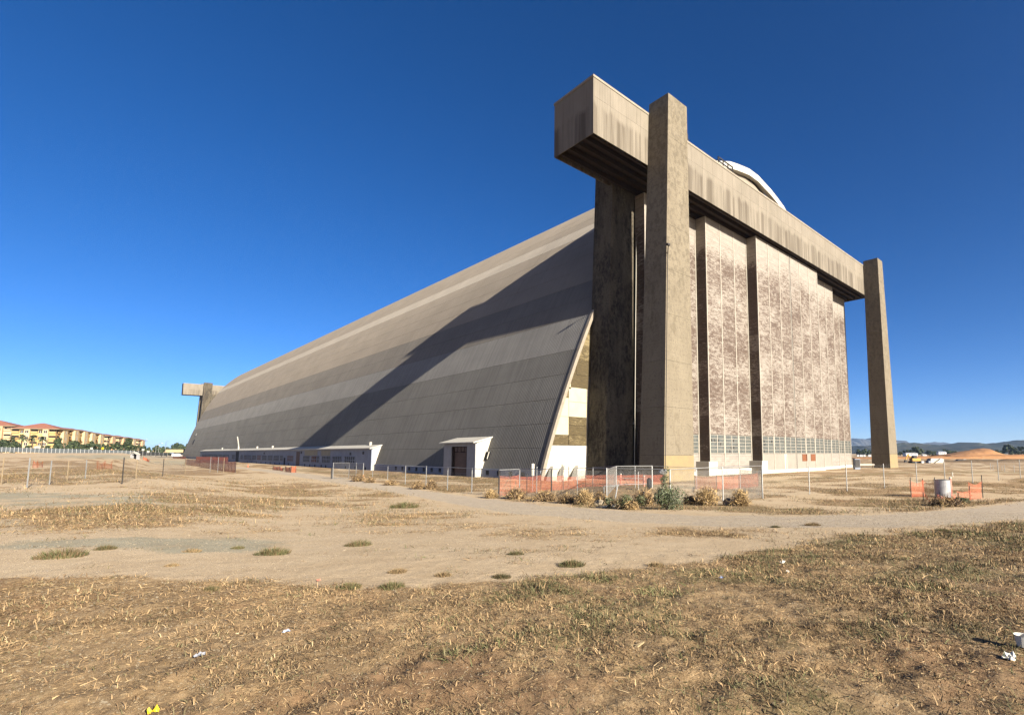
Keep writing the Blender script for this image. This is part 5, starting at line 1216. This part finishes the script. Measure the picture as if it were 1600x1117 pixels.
MB().box(-2.4, 2.4, 0, 2.4, -.3, 1.7).build('shell', M['white'], t); MB().hexa([(-2.4, 0, 1.7), (2.4, 0, 1.7), (2.4, 2.4, 1.7), (-2.4, 2.4, 1.7)], [(-1.9, .3, 2.0), (1.9, .3, 2.0), (1.9, 2.1, 2.0), (-1.9, 2.1, 2.0)]).build('roof', M['white2'], t); MB().bar((-1.6, -.15, .1), (.9, -.15, 1.8), .3, .2).build('stair', M['dark_post'], t); MB().box(-3.2, -2.45, 0, 1.8, -.3, 1.1).build('pump_box', M['annex'], t)
q = at(1442, 724.5, 188); t = thing('container', 'small blue grey container beside the excavator', 'container', q, rz=-YAW); MB().box(-.5, .5, 0, 1, -.2, 1.0).build('shell', M['annex'], t); MB().box(-.42, .42, -.04, 0, .0, .9).build('door', M['galv'], t)
car('dark car parked far right beyond the fence', 1500, 722.5, 'car_dark', 230); car('pale car parked next to the dark one, far right', 1504.5, 722.5, 'car_white', 236)
q = at(1340, 731, 74); t = thing('utility_cabinet', 'dark blue cabinet at the far corner of the last door leaf', 'cabinet', q, rz=-YAW); MB().box(-.35, .4, 0, .6, -.2, 1.3).build('case', M['annex'], t); MB().box(-.3, .35, -.04, 0, .1, 1.2).build('door', M['dark_post'], t)
q = at(1356, 730, 92); t = thing('guard_rail', 'low white rail between the last door leaf and the far pier', 'rail', q, rz=-YAW); MB().box(-2.2, 1.2, 0, .1, .35, .6).build('rail', M['white'], t); MB().box(-2.1, -2.0, 0, .1, -.3, .4).build('post', M['white'], t); MB().box(.9, 1.0, 0, .1, -.3, .7).build('post', M['wood'], t)

# ------------------------------------------------------------------ grass and straw on the ground
def scatter(n, rmin, rmax, power, seed, amax=60):
    r = np.random.default_rng(seed); u = r.random(n); rr = (rmin ** power + u * (rmax ** power - rmin ** power)) ** (1 / power)
    a = np.radians(r.uniform(-amax, amax, n)) + math.radians(-6)
    return rr * (np.cos(a) * FWD[0] + np.sin(a) * RGT[0]), rr * (np.cos(a) * FWD[1] + np.sin(a) * RGT[1]), rr, r
def blades_mesh(name, x, y, r, ln, rise, wd_, mats, mi, z=None, flat=False):
    n = len(x); z = ground_z(x, y) + relief(x, y) + .002 if z is None else z; a = r.uniform(0, 2 * math.pi, n)
    d = np.column_stack([np.cos(a), np.sin(a)]); L_ = ln; H_ = L_ * rise; Hh = np.sqrt(np.maximum(L_ ** 2 - H_ ** 2, 0))
    b = np.column_stack([x, y, z]); s_ = np.column_stack([-d[:, 1], d[:, 0], r.normal(0, .5, n)]) * (wd_ / 2)[:, None]
    tip = b + np.column_stack([d * Hh[:, None], H_]); mid = (b + tip) / 2 + np.column_stack([d * 0, np.maximum(H_, L_ * .1) * .25])
    if flat:
        V = np.stack([b - s_, b + s_, tip], 1).reshape(-1, 3)
        return fast_mesh(name, V, np.arange(3 * n).reshape(-1, 3), [M[m_] for m_ in mats], mi)
    V = np.stack([b - s_, b + s_, mid + s_ * .8, tip, mid - s_ * .8], 1).reshape(-1, 3); k = np.arange(n)[:, None] * 5
    F = np.concatenate([k + np.array([[0, 1, 2, 4]]), k + np.array([[4, 2, 3, 3]])], 0)
    F4 = (k + np.array([[0, 1, 2, 4]])); T = (k + np.array([[4, 2, 3]]))
    me = bpy.data.meshes.new(name); nv = len(V); me.vertices.add(nv); me.vertices.foreach_set('co', V.astype(np.float32).ravel())
    me.loops.add(n * 7); me.loops.foreach_set('vertex_index', np.concatenate([F4.ravel(), T.ravel()]).astype(np.int32))
    me.polygons.add(2 * n); st = np.concatenate([np.arange(n) * 4, n * 4 + np.arange(n) * 3]).astype(np.int32); me.polygons.foreach_set('loop_start', st)
    me.polygons.foreach_set('loop_total', np.concatenate([np.full(n, 4), np.full(n, 3)]).astype(np.int32))
    for m_ in mats: me.materials.append(M[m_])
    me.polygons.foreach_set('material_index', np.concatenate([mi, mi]).astype(np.int32)); me.update(calc_edges=True); return me
def bare(x, y): return soft((vnoise(x, y, 1.9, 41) * .5 + vnoise(x, y, .5, 42) * .5 - .30) * 4)      # 0 on worn bare patches
# flattened straw and litter over the near grass
x, y, rr, r = scatter(1150000, 2.6, 27, 0.75, 51); g, rd, cl, gn = zones(x, y)
keep = r.random(len(x)) < g * (1 - rd) * (.30 + .70 * bare(x, y)); x, y, rr, gn = x[keep], y[keep], rr[keep], gn[keep]; n = len(x)
sc_ = np.clip(rr / 5, .8, 4.0) ** .6
ln = r.uniform(.012, .055, n) * sc_ * np.where(r.random(n) < .05, 3.2, 1); rise = np.clip(np.abs(r.normal(.04, .10, n)), 0, .8)
mi = np.where(r.random(n) < .45, 0, np.where(r.random(n) < .22, 1, 2)); mi = np.where((gn > .3) & (r.random(n) < .5), 3, mi)
o = link('straw_litter', blades_mesh('straw_litter', x, y, r, ln, rise, r.uniform(.0018, .004, n) * sc_ * 1.15, ['straw', 'straw_p', 'straw_d', 'grass_g'], mi, None, True)); tag(o, 'flattened dry straw over the near field', 'grass', kind='stuff')
# standing tufts: clumps of short blades
def clumps(name, label, nc, rmin, rmax, power, seed, dens, hgt, mats, weights, per=14, rad=.07):
    x, y, rr, r = scatter(nc, rmin, rmax, power, seed); k_ = r.random(nc) < dens(x, y); x, y, rr = x[k_], y[k_], rr[k_]; n = len(x)
    s_ = np.repeat(np.clip(rr / 5, .8, 7.0) ** .55 * r.uniform(.55, 1.5, n), per); X = np.repeat(x, per) + r.normal(0, rad, n * per) * s_; Y = np.repeat(y, per) + r.normal(0, rad, n * per) * s_
    mi = r.choice(len(mats), n * per, p=weights); cl_ = np.repeat(r.choice(len(mats), n, p=weights), per); mi = np.where(r.random(n * per) < .6, cl_, mi)
    o = link(name, blades_mesh(name, X, Y, r, hgt * s_ * r.uniform(.45, 1.2, n * per), np.clip(r.normal(.42, .27, n * per), .03, 1), r.uniform(.003, .0065, n * per) * s_, mats, mi)); tag(o, label, 'grass', kind='stuff'); return n
def dg(x, y): g, rd, cl, gn = zones(x, y); return g * (1 - rd) * gn * (.25 + .75 * bare(x, y))
def dd_(x, y): g, rd, cl, gn = zones(x, y); return g * (1 - rd) * (.3 + .7 * bare(x, y)) * (.30 + .6 * soft((vnoise(x, y, .8, 61) - .45) * 4))
clumps('green_grass', 'low grey green grass growing in patches of the near field', 17000, 2.7, 26, .8, 71, dg, .066, ['grass_g', 'grass_d', 'straw'], [.48, .38, .14], 24, .085)
clumps('dry_grass', 'short dry grass tufts over the near field', 42000, 2.7, 28, .8, 72, dd_, .040, ['straw', 'straw_d', 'grass_g', 'straw_p'], [.34, .40, .22, .04], 15)
def dfar(x, y): g, rd, cl, gn = zones(x, y); return g * (1 - rd) * (.25 + .75 * soft((vnoise(x, y, 3.0, 81) - .35) * 4))
clumps('far_grass', 'dry grass in the field around the hangar', 60000, 20, 95, .9, 73, dfar, .075, ['straw', 'straw_d', 'grass_g', 'grass_d'], [.30, .30, .28, .12], 9, .13)
def dsand(x, y): g, rd, cl, gn = zones(x, y); return (1 - soft(g * 2)) * (1 - rd) * (.05 + .95 * soft((vnoise(x, y, 2.2, 85) * .6 + vnoise(x, y, .7, 86) * .4 - .58) * 7)) * .55
clumps('sparse_weeds', 'sparse dark little weeds scattered over the bare sand', 7000, 8, 60, .7, 74, dsand, .05, ['straw_d', 'grass_g', 'grass_d', 'straw'], [.4, .25, .2, .15], 14, .07)
# clods and pebbles on bare ground
x, y, rr, r = scatter(150000, 2.6, 34, .75, 91); g, rd, cl, gn = zones(x, y); k_ = r.random(len(x)) < np.clip(.25 * g + .7 * rd + .30, 0, 1); x, y, rr = x[k_], y[k_], rr[k_]; n = len(x)
s_ = r.uniform(.0025, .0075, n) * np.clip(rr / 4, .8, 4) ** .7 * np.where(r.random(n) < .02, 2.0, 1); z = ground_z(x, y) + relief(x, y)
oc = np.array([(1, 0, 0), (0, 1, 0), (-1, 0, 0), (0, -1, 0), (0, 0, .8), (0, 0, -.6)]); of = np.array([(0, 1, 4), (1, 2, 4), (2, 3, 4), (3, 0, 4), (1, 0, 5), (2, 1, 5), (3, 2, 5), (0, 3, 5)])
V = (np.column_stack([x, y, z])[:, None] + oc[None] * s_[:, None, None] * r.uniform(.6, 1.3, (n, 6, 1))).reshape(-1, 3); F = (np.arange(n)[:, None, None] * 6 + of[None]).reshape(-1, 3)
o = link('pebbles', fast_mesh('pebbles', V, F, [M['rock']])); tag(o, 'loose clods and pebbles on the bare ground', 'pebbles', kind='stuff')

# ------------------------------------------------------------------ air
hz = bpy.data.materials.new('haze'); hz.use_nodes = True; hn = hz.node_tree.nodes; hn.clear()
ho = hn.new('ShaderNodeOutputMaterial'); pv = hn.new('ShaderNodeVolumePrincipled'); pv.inputs['Color'].default_value = (0.42, 0.64, 1.0, 1); pv.inputs['Density'].default_value = 4.2e-5; pv.inputs['Anisotropy'].default_value = 0.0
hz.node_tree.links.new(pv.outputs[0], ho.inputs['Volume'])
o = MB().box(-12500, 12500, -12500, 12500, -6, 185).build('haze', hz); tag(o, 'thin pale air over the whole field', kind='stuff')
